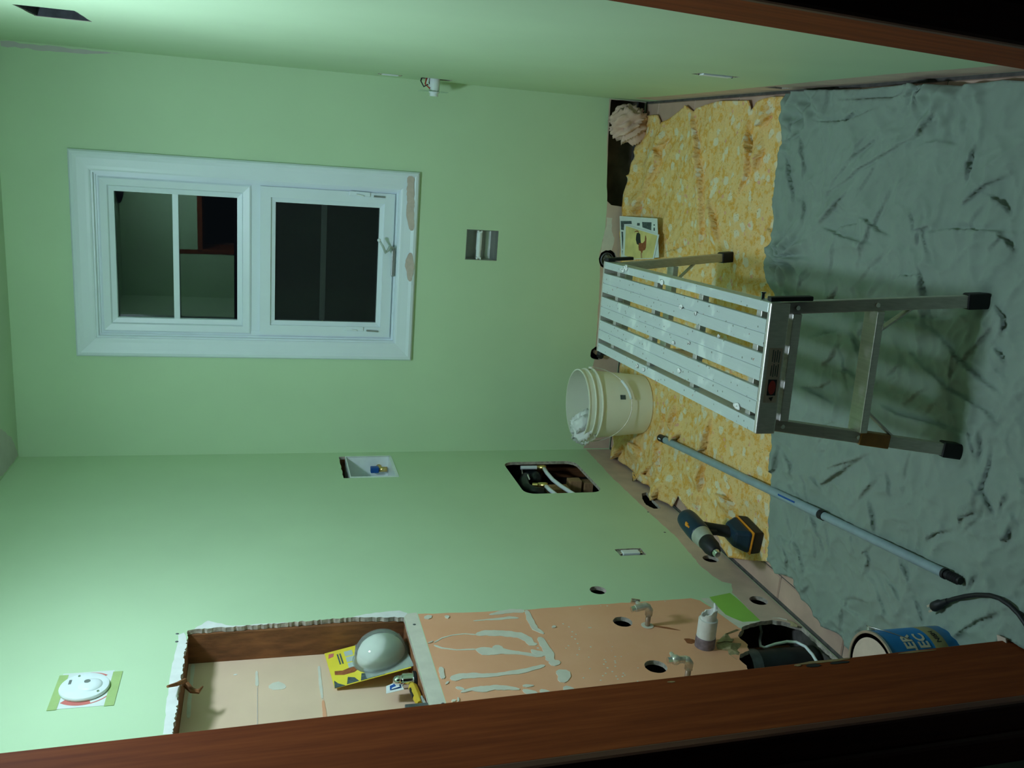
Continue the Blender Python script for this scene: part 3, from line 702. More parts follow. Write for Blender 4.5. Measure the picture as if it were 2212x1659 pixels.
for k, (x, y, X, sx_, sy_, sz_, lab) in enumerate(((1420, 690, -.075, .05, .045, .055, 'stub of sawn pine block in the wall opening'), (1150, 780, -.085, .03, .06, .09, 'rough pine offcut behind the white tubes in the wall opening'), (1640, 720, -.085, .05, .05, .04, 'small pine offcut at the bottom corner of the wall opening'))):
    c = q(x, y, X); tag(MB().box((c.x-sx_/2, c.y-sy_/2, .217 if k == 9 else c.z-sz_/2), (c.x+sx_/2, c.y+sy_/2, c.z+sz_/2)).build('wood_block', 'woodlight', bevel=.002), lab, 'wood block', 'pine offcuts in the wall')

# ---- outlets and boxes
def wallbox(name, fn, a0, a1, b0, b1, lab, mk='white', face=True, depth=.045):
    o = tag(empty(name, fn((a0+a1)/2, b0, .005)), lab, 'electrical box'); mb = MB()
    t = .003
    for lo, hi in (((a0, b0), (a0+t, b1)), ((a1-t, b0), (a1, b1)), ((a0, b0), (a1, b0+t)), ((a0, b1-t), (a1, b1))):
        mb.prism(rect(*lo, *hi), fn, .002, depth)
    mb.prism(rect(a0, b0, a1, b1), fn, depth, depth+.003)
    mb.build('box_shell', 'grille', o)
    if face:
        MB().prism(rect(a0+.008, b0+.012, a1-.008, b1-.012), fn, -.003, .020).build('device', mk, o, bevel=.002)
        MB().prism(rect(a0+.012, b0+.002, a1-.012, b1-.002), fn, .0005, .002).build('yoke', 'dullchrome', o)
        for b_ in (b0+.006, b1-.006):
            c = fn((a0+a1)/2, b_, -.001); MB().sphere(c, .003, 8).build('screw', 'chrome', o)
    return o
wallbox('outlet_box', fnL, -1.082, -1.039, .284, .370, 'white outlet without cover plate, low on the green wall behind the drill')
wallbox('outlet_box', fnR, -.1475, -.1025, 1.0425, 1.1255, 'flush white switch without cover plate beside the back right corner')
wallbox('outlet_box', fnR, -1.312, -1.266, .289, .401, 'outlet without cover plate low on the right wall above the yellow sheet')
wbx = wallbox('wired_box', fnR, -.147, -.096, .856, .964, 'open electrical box with loose wires and a white fitting near the back right corner', face=False)
for k, (c, pts) in enumerate((('red', [(.0, .94, .03), (.0, .95, -.02), (-.012, .935, -.035), (.004, .915, -.02), (.0, .92, .02)]), ('black', [(.01, .955, .03), (.012, .965, -.01), (.0, .955, -.03), (-.006, .935, -.018), (.0, .93, .02)]), ('white', [(-.01, .93, .03), (-.012, .945, -.015), (-.004, .925, -.03), (.004, .90, .0), (.0, .90, .03)]))):
    MT.setdefault('wire_'+c, MT[c]); MB().tube([fnR(-.12+a, z, cc) for a, z, cc in pts], .0026, 8).build('wire', c, wbx, smooth=True)
MB().tube([fnR(-.122, .915, .02), fnR(-.122, .915, -.050)], .020, 18).build('fitting_body', 'white', wbx, smooth=False)
MB().tube([fnR(-.122, .915, -.050), fnR(-.122, .915, -.062)], .016, 18).build('fitting_cap', 'white', wbx)
MB().prism(rect(-.150, .865, -.094, .972), fnR, -.046, -.0445).build('clear_plate', 'blister', wbx)

# ---- paper holder recess
tp = tag(empty('paper_holder', Vector((.898, .0, .595))), 'recessed metal toilet paper holder with white roller under the window', 'holder')
mb = MB(); a0, a1, b0, b1 = .8365, .9595, .5955, .7285
for lo, hi in (((a0, 0, b0), (a0+.002, .055, b1)), ((a1-.002, 0, b0), (a1, .055, b1)), ((a0, 0, b1-.002), (a1, .055, b1))): mb.box(lo, hi)
prof = [(0.0, b0+.001), (.025, b0+.004), (.044, b0+.020), (.053, b0+.045), (.055, b1)]
for i in range(len(prof)-1):
    (ya, za), (yb, zb) = prof[i], prof[i+1]
    mb.add([(a0, ya, za), (a1, ya, za), (a1, yb, zb), (a0, yb, zb), (a0, ya+.002, za-.002), (a1, ya+.002, za-.002), (a1, yb+.002, zb), (a0, yb+.002, zb)], [(0, 1, 2, 3), (7, 6, 5, 4)])
MT['satin'] = simple('satin_grey_metal', (.44, .46, .44), .30, .75, var=.06)
mb.build('recess', 'satin', tp)
rz = .672
MB().tube([(a0+.006, .012, rz), (a0+.04, .012, rz)], .010, 14).tube([(a0+.04, .012, rz), (a1-.006, .012, rz)], .0115, 14).build('roller', 'white', tp)
for x in (a0+.002, a1-.012):
    for dz in (-.007, .007): MB().box((x, .0, rz+dz-.0025), (x+.010, .010, rz+dz+.0025)).build('roller_prong', 'white', tp, bevel=.001)
    MB().box((x, .003, rz-.012), (x+.01, .020, rz+.012)).build('bracket', 'satin', tp, bevel=.002)
# ---- pipe ends at the foot of the back wall
pf = tag(empty('stub_pipe', Vector((.862, .01, .06))), 'grey crumpled pipe end in a ragged hole at the foot of the back wall', 'pipe')
MB().lathe([(.030, 0), (.030, .05), (.026, .052), (.026, .012), (1e-6, .010)], 20, 0, Matrix.Translation((.862, .055, .103)) @ Matrix.Rotation(math.pi/2, 4, 'X')).build('pipe_ring', 'greymetal', pf)
mb = MB(); mb.sphere((.862, .022, .100), .026, 14, sc=(1, .6, 1))
for v in mb.v: v += Vector((rnd.uniform(-.004, .004), rnd.uniform(-.006, .006), rnd.uniform(-.004, .004)))
MT['foil'] = simple('crumpled_grey_wad', (.16, .17, .13), .6, .2, var=.3, sc=80)
mb.build('stuffing', 'foil', pf)
pf = tag(empty('shutoff_stub', Vector((.448, .0, .09))), 'small dark supply stub poking from a hole behind the bench end', 'valve')
MB().tube([(.452, .05, .112), (.452, -.010, .112)], .010, 12).build('stub', 'copper', pf)
MB().tube([(.441, -.004, .100), (.441, -.034, .100)], .012, 14).build('knob', 'black', pf, bevel=.002)

# ---- plumbing on the orange panel
MT['pvcw'] = simple('white_pvc_dusty', (.70, .68, .64), .7, var=.08, sc=40, bmp=.2)
dr = tag(empty('waste_pipe_stub', L(1520, 1393, .0)), 'thick white waste pipe stub with ragged end sticking out of the orange wall', 'pipe')
p0 = Vector((-.03, -1.658, .350)); ax = Vector((1, .0, .0))
def onax(x, y, yy): return on(x, y, 1, yy)
c1 = Vector((.118, -1.655, .352))
MD = lambda x: Matrix.Translation((x, -1.660, .350)) @ Matrix.Rotation(math.pi/2, 4, 'Y')
ob = MB().lathe([(.0275, 0), (.0275, .06), (.023, .062), (.023, .0)], 24, 0, MD(-.03)).build('purple_sleeve', 'purple', dr, smooth=False); smooth_by_angle(ob)
ob = MB().lathe([(.0262, 0), (.0262, .052), (.024, .053), (.0185, .053)], 24, 0, MD(.031)).build('sleeve', 'pvcw', dr); smooth_by_angle(ob)
# ragged mouth
n = 28; mb = MB(); vs_ = []; fs = []
for i in range(n):
    a = 2*math.pi*i/n; e = .103+.012*math.sin(a*1+2.2)+rnd.uniform(-.002, .004)
    for x, r in ((.083, .0215), (e, .0215), (e, .018), (.075, .018)):
        vs_.append(MD(0) @ Vector((r*math.cos(a), r*math.sin(a), x)))
for i in range(n):
    j = (i+1) % n
    for k in range(3): fs.append((i*4+k, j*4+k, j*4+k+1, i*4+k+1))
ob = mb.add(vs_, fs).build('broken_spout', 'pvcw', dr)
MB().tube([MD(0) @ Vector((.0165, -.004, .095)), MD(0) @ Vector((.0165, .0, .120)), MD(0) @ Vector((.014, .004, .128))], [.006, .005, .002], 8).build('plaster_crust', 'mudwhite', dr)
def valve(base, lab, up):
    y, z = base; v = tag(empty('shutoff_valve', Vector((0, y, z-.02))), lab, 'valve', 'shutoff valves on the orange wall')
    MB().lathe([(.014, -.02), (.016, -.001), (.018, .0015), (.0145, .002)], 18, 0, Matrix.Translation((0, y, z)) @ Matrix.Rotation(math.pi/2, 4, 'Y')).build('plaster_collar', 'mud', v)
    MB().tube([(-.03, y, z), (.045, y, z)], .0075, 12).build('supply_pipe', 'copper', v, smooth=True)
    ob = MB().tube([(.034, y, z), (.050, y, z), (.060, y, z+.008), (.063, y, z+.016)], [.0105, .0112, .0112, .0102], 14).build('elbow', 'dullchrome', v, smooth=True)
    if up:
        MB().tube([(.063, y, z+.014), (.064, y, z+.046)], .0095, 12).build('valve_body', 'dullchrome', v)
        MB().sphere((.064, y, z+.040), .0135, 14).build('valve_seat', 'dullchrome', v, smooth=True)
        MB().tube([(.064, y, z+.048), (.064, y, z+.062)], .0085, 8).build('outlet_nut', 'chrome', v)
        MB().tube([(.064, y, z+.040), (.066, y+.028, z+.040)], [.0075, .005], 10).build('valve_stem', 'dullchrome', v)
    else:
        MB().tube([(.058, y, z+.004), (.064, y, z+.012), (.060, y-.004, z+.046)], [.0105, .0105, .0105], 12).build('valve_body', 'dullchrome', v)
        MB().tube([(.060, y-.004, z+.044), (.058, y-.005, z+.058)], .0085, 8).build('outlet_nut', 'chrome', v)
        MB().tube([(.062, y, z+.026), (.064, y+.022, z+.030)], [.008, .006], 10).build('valve_stem', 'dullchrome', v)
        MB().bar((.064, y+.024, z+.020), (.066, y+.030, z+.046), .016, .005, (0, 1, 0)).build('oval_handle', 'chrome', v, bevel=.002)
    return v
valve((-1.535, .468), 'chrome shutoff valve with oval handle, nearer the green paint', False)
valve((-1.812, .476), 'chrome shutoff valve on a bent supply pipe beside the door jamb', True)
# pipe and cable in the ragged hole
dp_ = tag(empty('cavity_stack_pipe', Vector((-.066, -1.676, .006))), 'wide black upright pipe inside the ragged hole at the wall foot', 'pipe')
ob = MB().tube([(-.066, -1.676, .006), (-.066, -1.676, .190)], .044, 24).build('pipe', 'blackgloss', dp_); smooth_by_angle(ob)
ob = MB().tube([(-.066, -1.676, .190), (-.066, -1.676, .222)], .0475, 24).build('coupling', 'greymetal', dp_); smooth_by_angle(ob)
cab = [(1642, 1352, -.09), (1645, 1365, -.085), (1641, 1383, -.075), (1643, 1396, -.06), (1652, 1399, -.045), (1675, 1391, -.02), (1700, 1386, -.008), (1720, 1387, .000), (1740, 1397, .006), (1755, 1414, .008), (1766, 1432, .010), (1774, 1448, .012)]
cp_ = [L(x, y, X) for x, y, X in cab]; cp_ = [Vector((p.x, p.y, max(p.z, .006))) for p in cp_]
tag(MB().tube(cp_, .0042, 10).build('white_cable', 'white', smooth=True), 'white cable looping out of the ragged hole in the wall', 'cable')

# ---- things in the niche
SZ = 1.1475
MT['cardprint'] = MT['black']
bp = tag(empty('respirator_pack', Vector((-.05, -1.49, SZ))), 'yellow blister card with a white dust mask leaning in the niche', 'mask pack')
c0, c1_, c2, c3 = Vector((-.092, -1.408, 1.364)), Vector((-.092, -1.580, 1.366)), Vector((-.046, -1.560, 1.158)), Vector((-.046, -1.386, 1.150))
c1_ = Vector((-.092, -1.578, 1.348)); c2 = Vector((-.046, -1.583, 1.152)); c3 = Vector((-.046, -1.412, 1.168))
cu = c1_-c0; cv = c3-c0; cn = cv.cross(cu).normalized()
if cn.x < 0: cn = -cn
def fnK(a, b, c): return c0+cu*a+cv*b-cn*c
MB().prism(rect(0, 0, 1, 1), fnK, 0, .0012).build('card', 'yellowcard', bp)
for k, pl in enumerate(([(.80, .02), (1, .0), (1, .14), (.90, .06)], [(.80, .20), (.98, .16), (.98, .32), (.86, .28)], [(.80, .38), (.985, .34), (.985, .50), (.84, .46)], [(.74, .56), (.985, .50), (.985, .66), (.86, .62)])):
    MB().prism(pl, fnK, -.0004, 0).build('black_stripe', 'paperprint', bp)
for k in range(3): MB().prism(rect(.10+.17*k, .25, .24+.17*k, .36), fnK, -.0004, 0).build('photo_square', 'barshade', bp)
for a_, b_ in ((.12, .15), (.12, .185), (.10, .42)): MB().prism(rect(a_, b_, a_+.30, b_+.02), fnK, -.0004, 0).build('print_line', 'paperprint', bp)
MB().prism(rect(.02, .49, .80, .54), fnK, -.0004, 0).build('purple_band', 'purple', bp)
MB().prism([(.06, .05), (.18, .03), (.16, .10), (.07, .12)], fnK, -.0004, 0).build('red_mark', 'redprint', bp)
MB().prism([(.56, .06), (.66, .05), (.72, .16), (.72, .30), (.62, .42), (.56, .30), (.60, .16)], fnK, -.0004, 0).build('picture', 'rust', bp)
dc = c0+cu*.46+cv*.70
basis = Matrix((cu.normalized(), cn.cross(cu).normalized(), cn)).transposed().to_4x4(); basis.translation = dc
ob = MB().lathe([(.066, 0), (.065, .008), (.060, .022), (.050, .036), (.034, .047), (.016, .053), (1e-6, .054)], 32, 0, basis).build('mask_cup', 'maskfab', bp, smooth=True)
ob = MB().lathe([(.078, .0005), (.072, .003), (.070, .016), (.064, .034), (.050, .050), (.030, .060), (.014, .0635), (1e-6, .064)], 32, 0, basis).build('clear_dome', 'blister', bp, smooth=True)
MB().prism(rect(.0, .42, .98, 1.04), fnK, -.0016, -.0006).build('clear_flange', 'blister', bp)
fl_ = tag(empty('chrome_fitting', Vector((-.05, -1.625, SZ))), 'shiny chrome fitting with a clear wrapper in the niche beside the mask card', 'fitting')
cc = Vector((-.055, -1.628, SZ))
ob = MB().lathe([(.023, 0), (.023, .008), (.020, .009), (.020, .034), (.016, .036), (.016, .040), (1e-6, .043)], 24, 0, Matrix.Translation(cc)).build('chrome_cap', 'chrome', fl_); smooth_by_angle(ob)
MB().lathe([(.0242, .0), (.0242, .007), (.023, .0075)], 24, 0, Matrix.Translation(cc)).build('black_base', 'black', fl_)
MB().sphere(cc+Vector((.004, -.002, .046)), .014, 16).build('chrome_ball', 'chrome', fl_, smooth=True)
q0 = cc+Vector((-.004, -.012, .034))
MB().add([q0+Vector(p) for p in ((0, -.018, 0), (0, .022, .008), (-.012, .020, .040), (-.012, -.012, .044), (.0008, -.018, 0), (.0008, .022, .008), (-.0112, .020, .040), (-.0112, -.012, .044))], [(0, 1, 2, 3), (7, 6, 5, 4), (0, 4, 5, 1), (1, 5, 6, 2), (2, 6, 7, 3), (3, 7, 4, 0)]).build('wrapper_card', 'paper', fl_)
MB().add([q0+Vector(p) for p in ((.002, -.010, .006), (.002, .014, .010), (-.006, .012, .032), (-.006, -.006, .034))], [(0, 1, 2, 3)]).build('wrapper_print', 'bluepl', fl_)
MB().add([q0+Vector(p) for p in ((.003, -.008, .009), (.003, .000, .010), (-.004, .0, .028), (-.004, -.006, .030))], [(0, 1, 2, 3)]).build('wrapper_swirl', 'paper', fl_)
tag(MB().lathe([(.010, 0), (.011, .004), (.011, .020), (.008, .023), (1e-6, .024)], 18, 0, Matrix.Translation((-.078, -1.588, SZ))).build('red_stopper', 'red', smooth=True), 'small red stopper behind the chrome fitting in the niche', 'stopper')
kn = tag(empty('utility_knife', Vector((-.035, -1.71, SZ))), 'yellow and black utility knife lying on the niche sill', 'knife')
k0 = Vector((-.052, -1.652, SZ+.013)); k1 = Vector((-.030, -1.765, SZ+.012)); kd = k1-k0
MB().tube([k0, k0+kd*.15, k0+kd*.55, k0+kd*.9, k1], [.008, .0125, .0125, .011, .007], 8).build('knife_body', 'yellowpl', kn, bevel=.001)
for t0, t1, dx in ((.28, .44, .0035), (.46, .70, .002)): MB().bar(k0+kd*t0+Vector((dx, 0, .007)), k0+kd*t1+Vector((dx, 0, .007)), .010, .012, (0, 0, 1)).build('grip_inlay', 'black', kn, bevel=.002)
MB().bar(k0-kd*.22, k0+kd*.02, .003, .014, (0, 0, 1)).build('blade', 'greymetal', kn)
rp = tag(empty('red_handled_tool', Vector((-.04, -1.80, SZ))), 'red handled tool with yellow core at the front end of the niche', 'hand tool')
MB().tube([(-.062, -1.765, SZ+.012), (-.058, -1.80, SZ+.012), (-.050, -1.86, SZ+.012)], [.009, .011, .010], 10).build('handle', 'red', rp, smooth=True)
MB().tube([(-.030, -1.79, SZ+.010), (-.030, -1.86, SZ+.010)], [.008, .010], 10).build('handle', 'red', rp, smooth=True)
MB().tube([(-.046, -1.772, SZ+.016), (-.040, -1.86, SZ+.018)], [.007, .008], 8).build('core', 'yellowpl', rp)
MB().tube([(-.020, -1.755, SZ+.006), (-.014, -1.80, SZ+.006)], .005, 8).build('steel_tip', 'chrome', rp)
tag(MB().box((-.088, -1.812, SZ), (-.004, -1.800, SZ+.055)).build('steel_edge', 'greymetal', bevel=.0015), 'grey steel edge standing in the niche next to the door jamb', 'tool')
# ================================================================== cloths on the floor
_rs = np.random.RandomState(3); _perm = _rs.permutation(512); _gr = _rs.randn(512, 2); _gr /= np.linalg.norm(_gr, axis=1)[:, None]
def gnoise(x, y):
    xi = np.floor(x).astype(int); yi = np.floor(y).astype(int); xf = x-xi; yf = y-yi
    u = xf*xf*xf*(xf*(xf*6-15)+10); v = yf*yf*yf*(yf*(yf*6-15)+10)
    def g(i, j):
        k = _perm[(_perm[(xi+i) % 512]+yi+j) % 512]; return _gr[k, 0]*(xf-i)+_gr[k, 1]*(yf-j)
    return (g(0,0)*(1-u)+g(1,0)*u)*(1-v)+(g(0,1)*(1-u)+g(1,1)*u)*v
def seg_dist(px, py, poly, nrm=None):
    """distance to a polyline and signed side, vectorised"""
    best = np.full(px.shape, 9.); side = np.zeros(px.shape); tt = np.zeros(px.shape); n = len(poly)-1
    for i in range(n):
        ax, ay = poly[i]; bx, by = poly[i+1]; dx, dy = bx-ax, by-ay; l2 = dx*dx+dy*dy+1e-12
        t = np.clip(((px-ax)*dx+(py-ay)*dy)/l2, 0, 1); ex = px-(ax+dx*t); ey = py-(ay+dy*t); d = np.hypot(ex, ey)
        k = d < best; best[k] = d[k]; side[k] = np.sign(dx*ey-dy*ex)[k]; tt[k] = (i+t[k])/n
        if nrm is not None: nrm[0][k] = -dy/math.sqrt(l2); nrm[1][k] = dx/math.sqrt(l2)
    return best, side, tt
def cloth(name, outline, folds, mk, base, res, noise_amp, label, cat, seed=0, thick=.0025, extra=None, hem=.004, crinkle=1.0):
    ol = np.array(outline); mn = ol.min(0); mx = ol.max(0)
    rs = np.random.RandomState(seed)
    gx, gy = np.meshgrid(np.arange(mn[0], mx[0], res), np.arange(mn[1], mx[1], res))
    gx = (gx+rs.uniform(-.25, .25, gx.shape)*res).ravel(); gy = (gy+rs.uniform(-.25, .25, gy.shape)*res).ravel()
    inside = np.zeros(gx.shape, bool); j = len(ol)-1
    for i in range(len(ol)):
        xi, yi = ol[i]; xj, yj = ol[j]
        with np.errstate(divide='ignore', invalid='ignore'):
            c = ((yi > gy) != (yj > gy)) & (gx < (xj-xi)*(gy-yi)/(yj-yi+1e-15)+xi)
        inside ^= c; j = i
    gx = gx[inside]; gy = gy[inside]
    d0, _, _ = seg_dist(gx, gy, list(map(tuple, ol))+[tuple(ol[0])])
    k = d0 > res*.55; gx = gx[k]; gy = gy[k]
    bnd = []
    for i in range(len(ol)):
        a = ol[i]; b = ol[(i+1) % len(ol)]; n = max(1, int(np.hypot(*(b-a))/res))
        for q in range(n): bnd.append(tuple(a+(b-a)*q/n))
    X = np.concatenate([[p[0] for p in bnd], gx]); Y = np.concatenate([[p[1] for p in bnd], gy])
    nb = len(bnd)
    vs_ = [Vector((float(a), float(b))) for a, b in zip(X, Y)]
    ov, oe, of, *_x = geometry.delaunay_2d_cdt(vs_, [(i, (i+1) % nb) for i in range(nb)], [], 1, 1e-6)
    P = np.array([(p.x, p.y) for p in ov]); X = P[:, 0]; Y = P[:, 1]
    H = np.full(X.shape, base)
    wx = X+.05*gnoise(X*6+3, Y*6+9); wy = Y+.05*gnoise(X*6+31, Y*6-7)
    def rid(fx, fy, o, p): return np.clip(1-np.abs(2.3*gnoise(wx*fx+o, wy*fy-o+seed)), 0, 1)**p
    H += noise_amp*(.7*gnoise(wx*5+seed, wy*4)+.75*rid(6, 5, 5, 2.0)+crinkle*(.50*rid(9, 15, 40, 3.0)+.34*rid(19, 14, 77, 3.0)+.16*rid(34, 27, 91, 2.5)))
    DX = np.zeros(X.shape); DY = np.zeros(X.shape)
    for pl, amp, wd, asym in folds:
        nr = [np.zeros(X.shape), np.zeros(X.shape)]
        d, s_, t = seg_dist(X, Y, pl, nr)
        env = np.clip(np.minimum(t, 1-t)*2.6+.06, 0, 1)
        fx, fy = pl[-1][0]-pl[0][0], pl[-1][1]-pl[0][1]
        sg = 1.0 if (-fy)*.35+fx*(-1.0) > 0 else -1.0      # which side the fold rolls over to: towards the door
        s_ = s_*-sg
        # overlapping fold: a long swell on one side, rolled over an abrupt drop on the other
        H += amp*env*np.where(s_ > 0, np.exp(-d/(wd*3.2)), np.exp(-(d/(wd*asym))**2)) - amp*.25*env*np.exp(-((d-wd*asym*1.8)/(wd*.8))**2)*(s_ < 0)
        k = env*np.exp(-(d/(wd*.75))**2)*np.where(s_ >= 0, 1, np.exp(-(d/(wd*.3))**2))*amp*.60*sg
        DX += nr[0]*k; DY += nr[1]*k
    if extra is not None: H = extra(X, Y, H)
    de, _, _ = seg_dist(X, Y, list(map(tuple, ol))+[tuple(ol[0])])
    H = np.maximum(H, .0035)
    H += hem*np.exp(-(de/.008)**2)*.5
    n = len(X)
    V = [Vector((float(a), float(b), float(c))) for a, b, c in zip(X+DX, Y+DY, H)]
    mb = MB(); mb.v = V; mb.f = [tuple(f) for f in of]; mb.mi = [0]*len(mb.f)
    # turned-down rim so that the cloth has an edge
    ec = {}
    for f in mb.f:
        for a, b in zip(f, f[1:]+f[:1]): ec[(a, b)] = 1
    be = [(a, b) for a, b in ec if (b, a) not in ec]
    low = {}
    for a, b in be:
        for q in (a, b):
            if q not in low: low[q] = len(mb.v); mb.v.append(Vector((V[q].x, V[q].y, max(.001, V[q].z-.006))))
    for a, b in be: mb.f.append((b, a, low[a], low[b])); mb.mi.append(0)
    o = mb.build(name, mk, smooth=True, org=Vector((float(X.mean()), float(Y.mean()), 0)), normals=False)
    tag(o, label, cat); return o
def zl(ox, oy, sc, lst, amp=.010, wd=.011, asym=.55, z=.012):
    return [(G2([(ox+x/sc, oy+y/sc) for x, y in pl], z), amp*rnd.uniform(.75, 1.25), wd*rnd.uniform(.8, 1.3), asym) for pl in lst]
gf = zl(1640, 120, 3.867, [[(230,725),(340,670),(430,590)],[(380,640),(395,780),(400,940),(370,1090)],[(250,830),(280,1000),(310,1280)],[(370,1170),(380,1300),(370,1440)],
 [(720,910),(830,830),(960,720),(1110,610)],[(490,1195),(690,1080),(880,930),(1120,790),(1400,640),(1680,430)],[(1300,660),(1400,640),(1500,520),(1570,400)],[(820,1350),(920,1390),(1010,1480),(1130,1530)],
 [(610,1490),(740,1440),(890,1410)],[(1310,1470),(1490,1390)],[(1370,1450),(1340,1600)],[(1670,1310),(1790,1200),(1900,1080),(2050,1010),(2210,940)],[(1740,1110),(1760,900),(1830,700)],
 [(1920,1160),(2050,1260),(2110,1350)],[(1400,1490),(1650,1480),(2210,1490)],[(500,1430),(660,1250),(810,1070)],[(1220,360),(1390,290),(1480,200)],[(1350,470),(1420,300),(1540,200)],[(660,580),(770,510),(930,390)],[(2020,1490),(2150,1659)],
 [(440,560),(620,580),(780,570),(1100,430)],[(640,380),(900,390),(1150,380),(1300,310)],[(520,1430),(700,1530),(1000,1600)],[(300,700),(340,560),(400,480)]], .013, .0085, .42)
gf += zl(1540, 580, 3.456, [[(1030,480),(1080,570),(1120,670)],[(810,740),(900,650),(970,570)],[(1600,420),(1800,620),(2000,830),(2210,980)],[(1420,540),(1600,760),(1850,960),(2050,1080),(2200,1230)],
 [(640,870),(780,950),(960,1050)],[(870,1490),(1000,1440),(1200,1370)],[(1240,1000),(1400,1110),(1700,1190),(2000,1270)],[(2100,590),(2200,720)],[(440,1600),(500,1480),(520,1300)],[(2110,240),(2180,400),(2160,520)],
 [(720,520),(900,510),(1020,460)],[(640,880),(830,870),(900,820)],[(930,780),(1030,790),(1110,850)],[(800,300),(880,220),(960,120)],[(540,140),(600,230),(680,300)],[(1040,400),(1300,410),(1900,380)],[(800,1620),(900,1540),(1190,1370)],[(540,1360),(600,1480),(610,1580)]], .0125, .0085, .42)
gf += zl(1640, 1000, 3.867, [[(280,530),(340,700),(390,860),(400,990)],[(160,540),(220,650),(310,750)],[(930,280),(990,480),(990,600)],[(980,640),(910,740),(940,820),(880,990)],[(940,930),(1010,1080),(1070,1250),(1060,1340)],
 [(1030,940),(1130,1060),(1230,1210)],[(1160,760),(1240,920),(1300,1050)],[(1290,1080),(1330,1230),(1370,1390)],[(1660,540),(1740,430),(1890,370)],[(2110,510),(2080,620),(2030,640)],[(1650,1460),(1820,1300),(2080,1200)],
 [(510,190),(640,100),(830,0)],[(820,330),(930,200),(1010,120)],[(1860,170),(1930,310),(1960,430)],[(2000,470),(2040,330),(2120,200)],[(550,480),(590,640),(650,800)],[(770,580),(830,760)],[(1390,660),(1500,560),(1660,540)],[(440,110),(530,240)],[(200,640),(260,800),(230,900)],[(360,1080),(430,1000)],
 [(1750,1060),(1840,900)],[(2090,390),(2190,560)]], .0095, .0085, .55)
_rc = random.Random(21)
for _k in range(70):        # the many lesser creases
    x0_, y0_ = _rc.uniform(.12, 1.46), _rc.uniform(-2.35, -1.22); a_ = 2.6*math.sin(x0_*3.1+1.0)+1.9*math.cos(y0_*4.3)+_rc.uniform(-.5, .5); l_ = _rc.uniform(.07, .22); c_ = _rc.uniform(-1.5, 1.5); p_ = [(x0_, y0_)]
    for _j in range(4): p_.append((p_[-1][0]+math.cos(a_)*l_/4, p_[-1][1]+math.sin(a_)*l_/4)); a_ += c_*.18
    gf.append((p_, _rc.uniform(.004, .0085), _rc.uniform(.006, .010), .45))
gol_px = [(1717,203),(1712,240),(1706,300),(1695,350),(1690,400),(1684,450),(1686,500),(1676,540),(1668,562),(1668,600),(1684,628),(1694,660),(1694,700),(1690,800),(1686,900),(1683,960),(1679,1060),(1675,1150),(1672,1212),(1689,1238),(1718,1251),(1723,1274),(1738,1297),(1780,1352),(1818,1370),(1842,1403),(1849,1424)]
gol = [(min(max(a, .012), 1.508), b) for a, b in G2(gol_px, .012)]
gol += [(.075, -1.93), (.060, -2.06), (.09, -2.19), (.20, -2.275), (.368, -2.282), (.374, -2.52), (.38, -2.80), (1.44, -2.80), (1.45, -2.52), (1.462, -2.29), (1.500, -2.275), (1.49, -2.13), (1.505, -1.98), (1.498, -1.86), (1.510, -1.70), (1.507, -1.50), (1.512, -1.30)]
def gextra(X, Y, H):
    def blob(cx, cy, r, a): return a*np.exp(-(((X-cx)**2+(Y-cy)**2)/(r*r)))
    cx, cy = G2([(1700, 560)], .02)[0]; ang = np.arctan2(Y-cy, X-cx); rr = np.hypot(X-cx, Y-cy)
    H = H+.026*np.exp(-(rr/.075)**2)*(1+.8*np.sin(ang*8+rr*40))+.010*np.exp(-(rr/.16)**2)*np.clip(np.sin(ang*11+gnoise(X*9, Y*9)*4), 0, 1)**2
    cx, cy = G2([(1745, 225)], .02)[0]; H = H+blob(cx, cy, .11, .024)*(1+2.0*gnoise(X*26, Y*26))
    cx, cy = G2([(2035, 195)], .02)[0]; H = H+blob(cx, cy, .11, .022)*(1+2.0*gnoise(X*24+9, Y*24))
    d, s_, t = seg_dist(X, Y, gol[:20]); H = H+.012*np.exp(-(d/.018)**2)
    return H
cloth('drop_cloth', gol, gf, 'greencloth', .012, .0052, .011, 'crumpled grey-green drop cloth covering the near floor', 'drop cloth', seed=5, extra=gextra)

yf = zl(1260, 120, 4.608, [[(750,690),(745,950),(760,1040),(700,1230),(560,1580)],[(1080,570),(1110,700),(1140,900),(1165,1200),(1190,1500),(1205,1700)],[(1650,600),(1640,800),(1690,1000),(1620,1200),(1510,1430)],
 [(1240,1400),(1300,1600),(1350,1800),(1370,1900)],[(560,850),(540,1200),(500,1400),(430,1580)],[(630,1380),(550,1580)],[(1880,560),(1740,700)],[(1830,900),(1760,1000),(1700,1180)],[(760,880),(860,800)]], .034, .011, .35)
yf += zl(1260, 420, 4.608, [[(1160,0),(1200,250),(1190,430),(1150,590)],[(800,590),(950,570),(1050,520)],[(1830,340),(1930,430)],[(1500,900),(1700,920),(1900,900)]], .020)
yf += zl(1180, 740, 4.608, [[(1190,570),(1130,900),(1110,1200),(1170,1350)],[(1280,600),(1240,880)],[(1660,700),(1590,1000),(1500,1100)],[(1560,1150),(1520,1500)],[(840,980),(940,1060),(960,1150)],[(820,1030),(700,1150)],
 [(1090,1190),(940,1340),(1100,1350)],[(1020,1360),(1040,1500),(1090,1650)],[(1200,1400),(1110,1640)],[(1700,1510),(1800,1580),(1900,1659)],[(1350,880),(1260,960)]], .034, .011, .35)
yf += zl(1300, 1020, 4.608, [[(1150,210),(1260,290),(1360,420)],[(960,200),(940,380)],[(1480,0),(1450,120)]], .018)
yol_px = [(1388,250),(1416,248),(1425,270),(1449,250),(1478,227),(1492,241),(1497,233),(1549,218),(1614,217),(1617,240),(1629,222),(1664,202),(1685,207),(1713,239)]
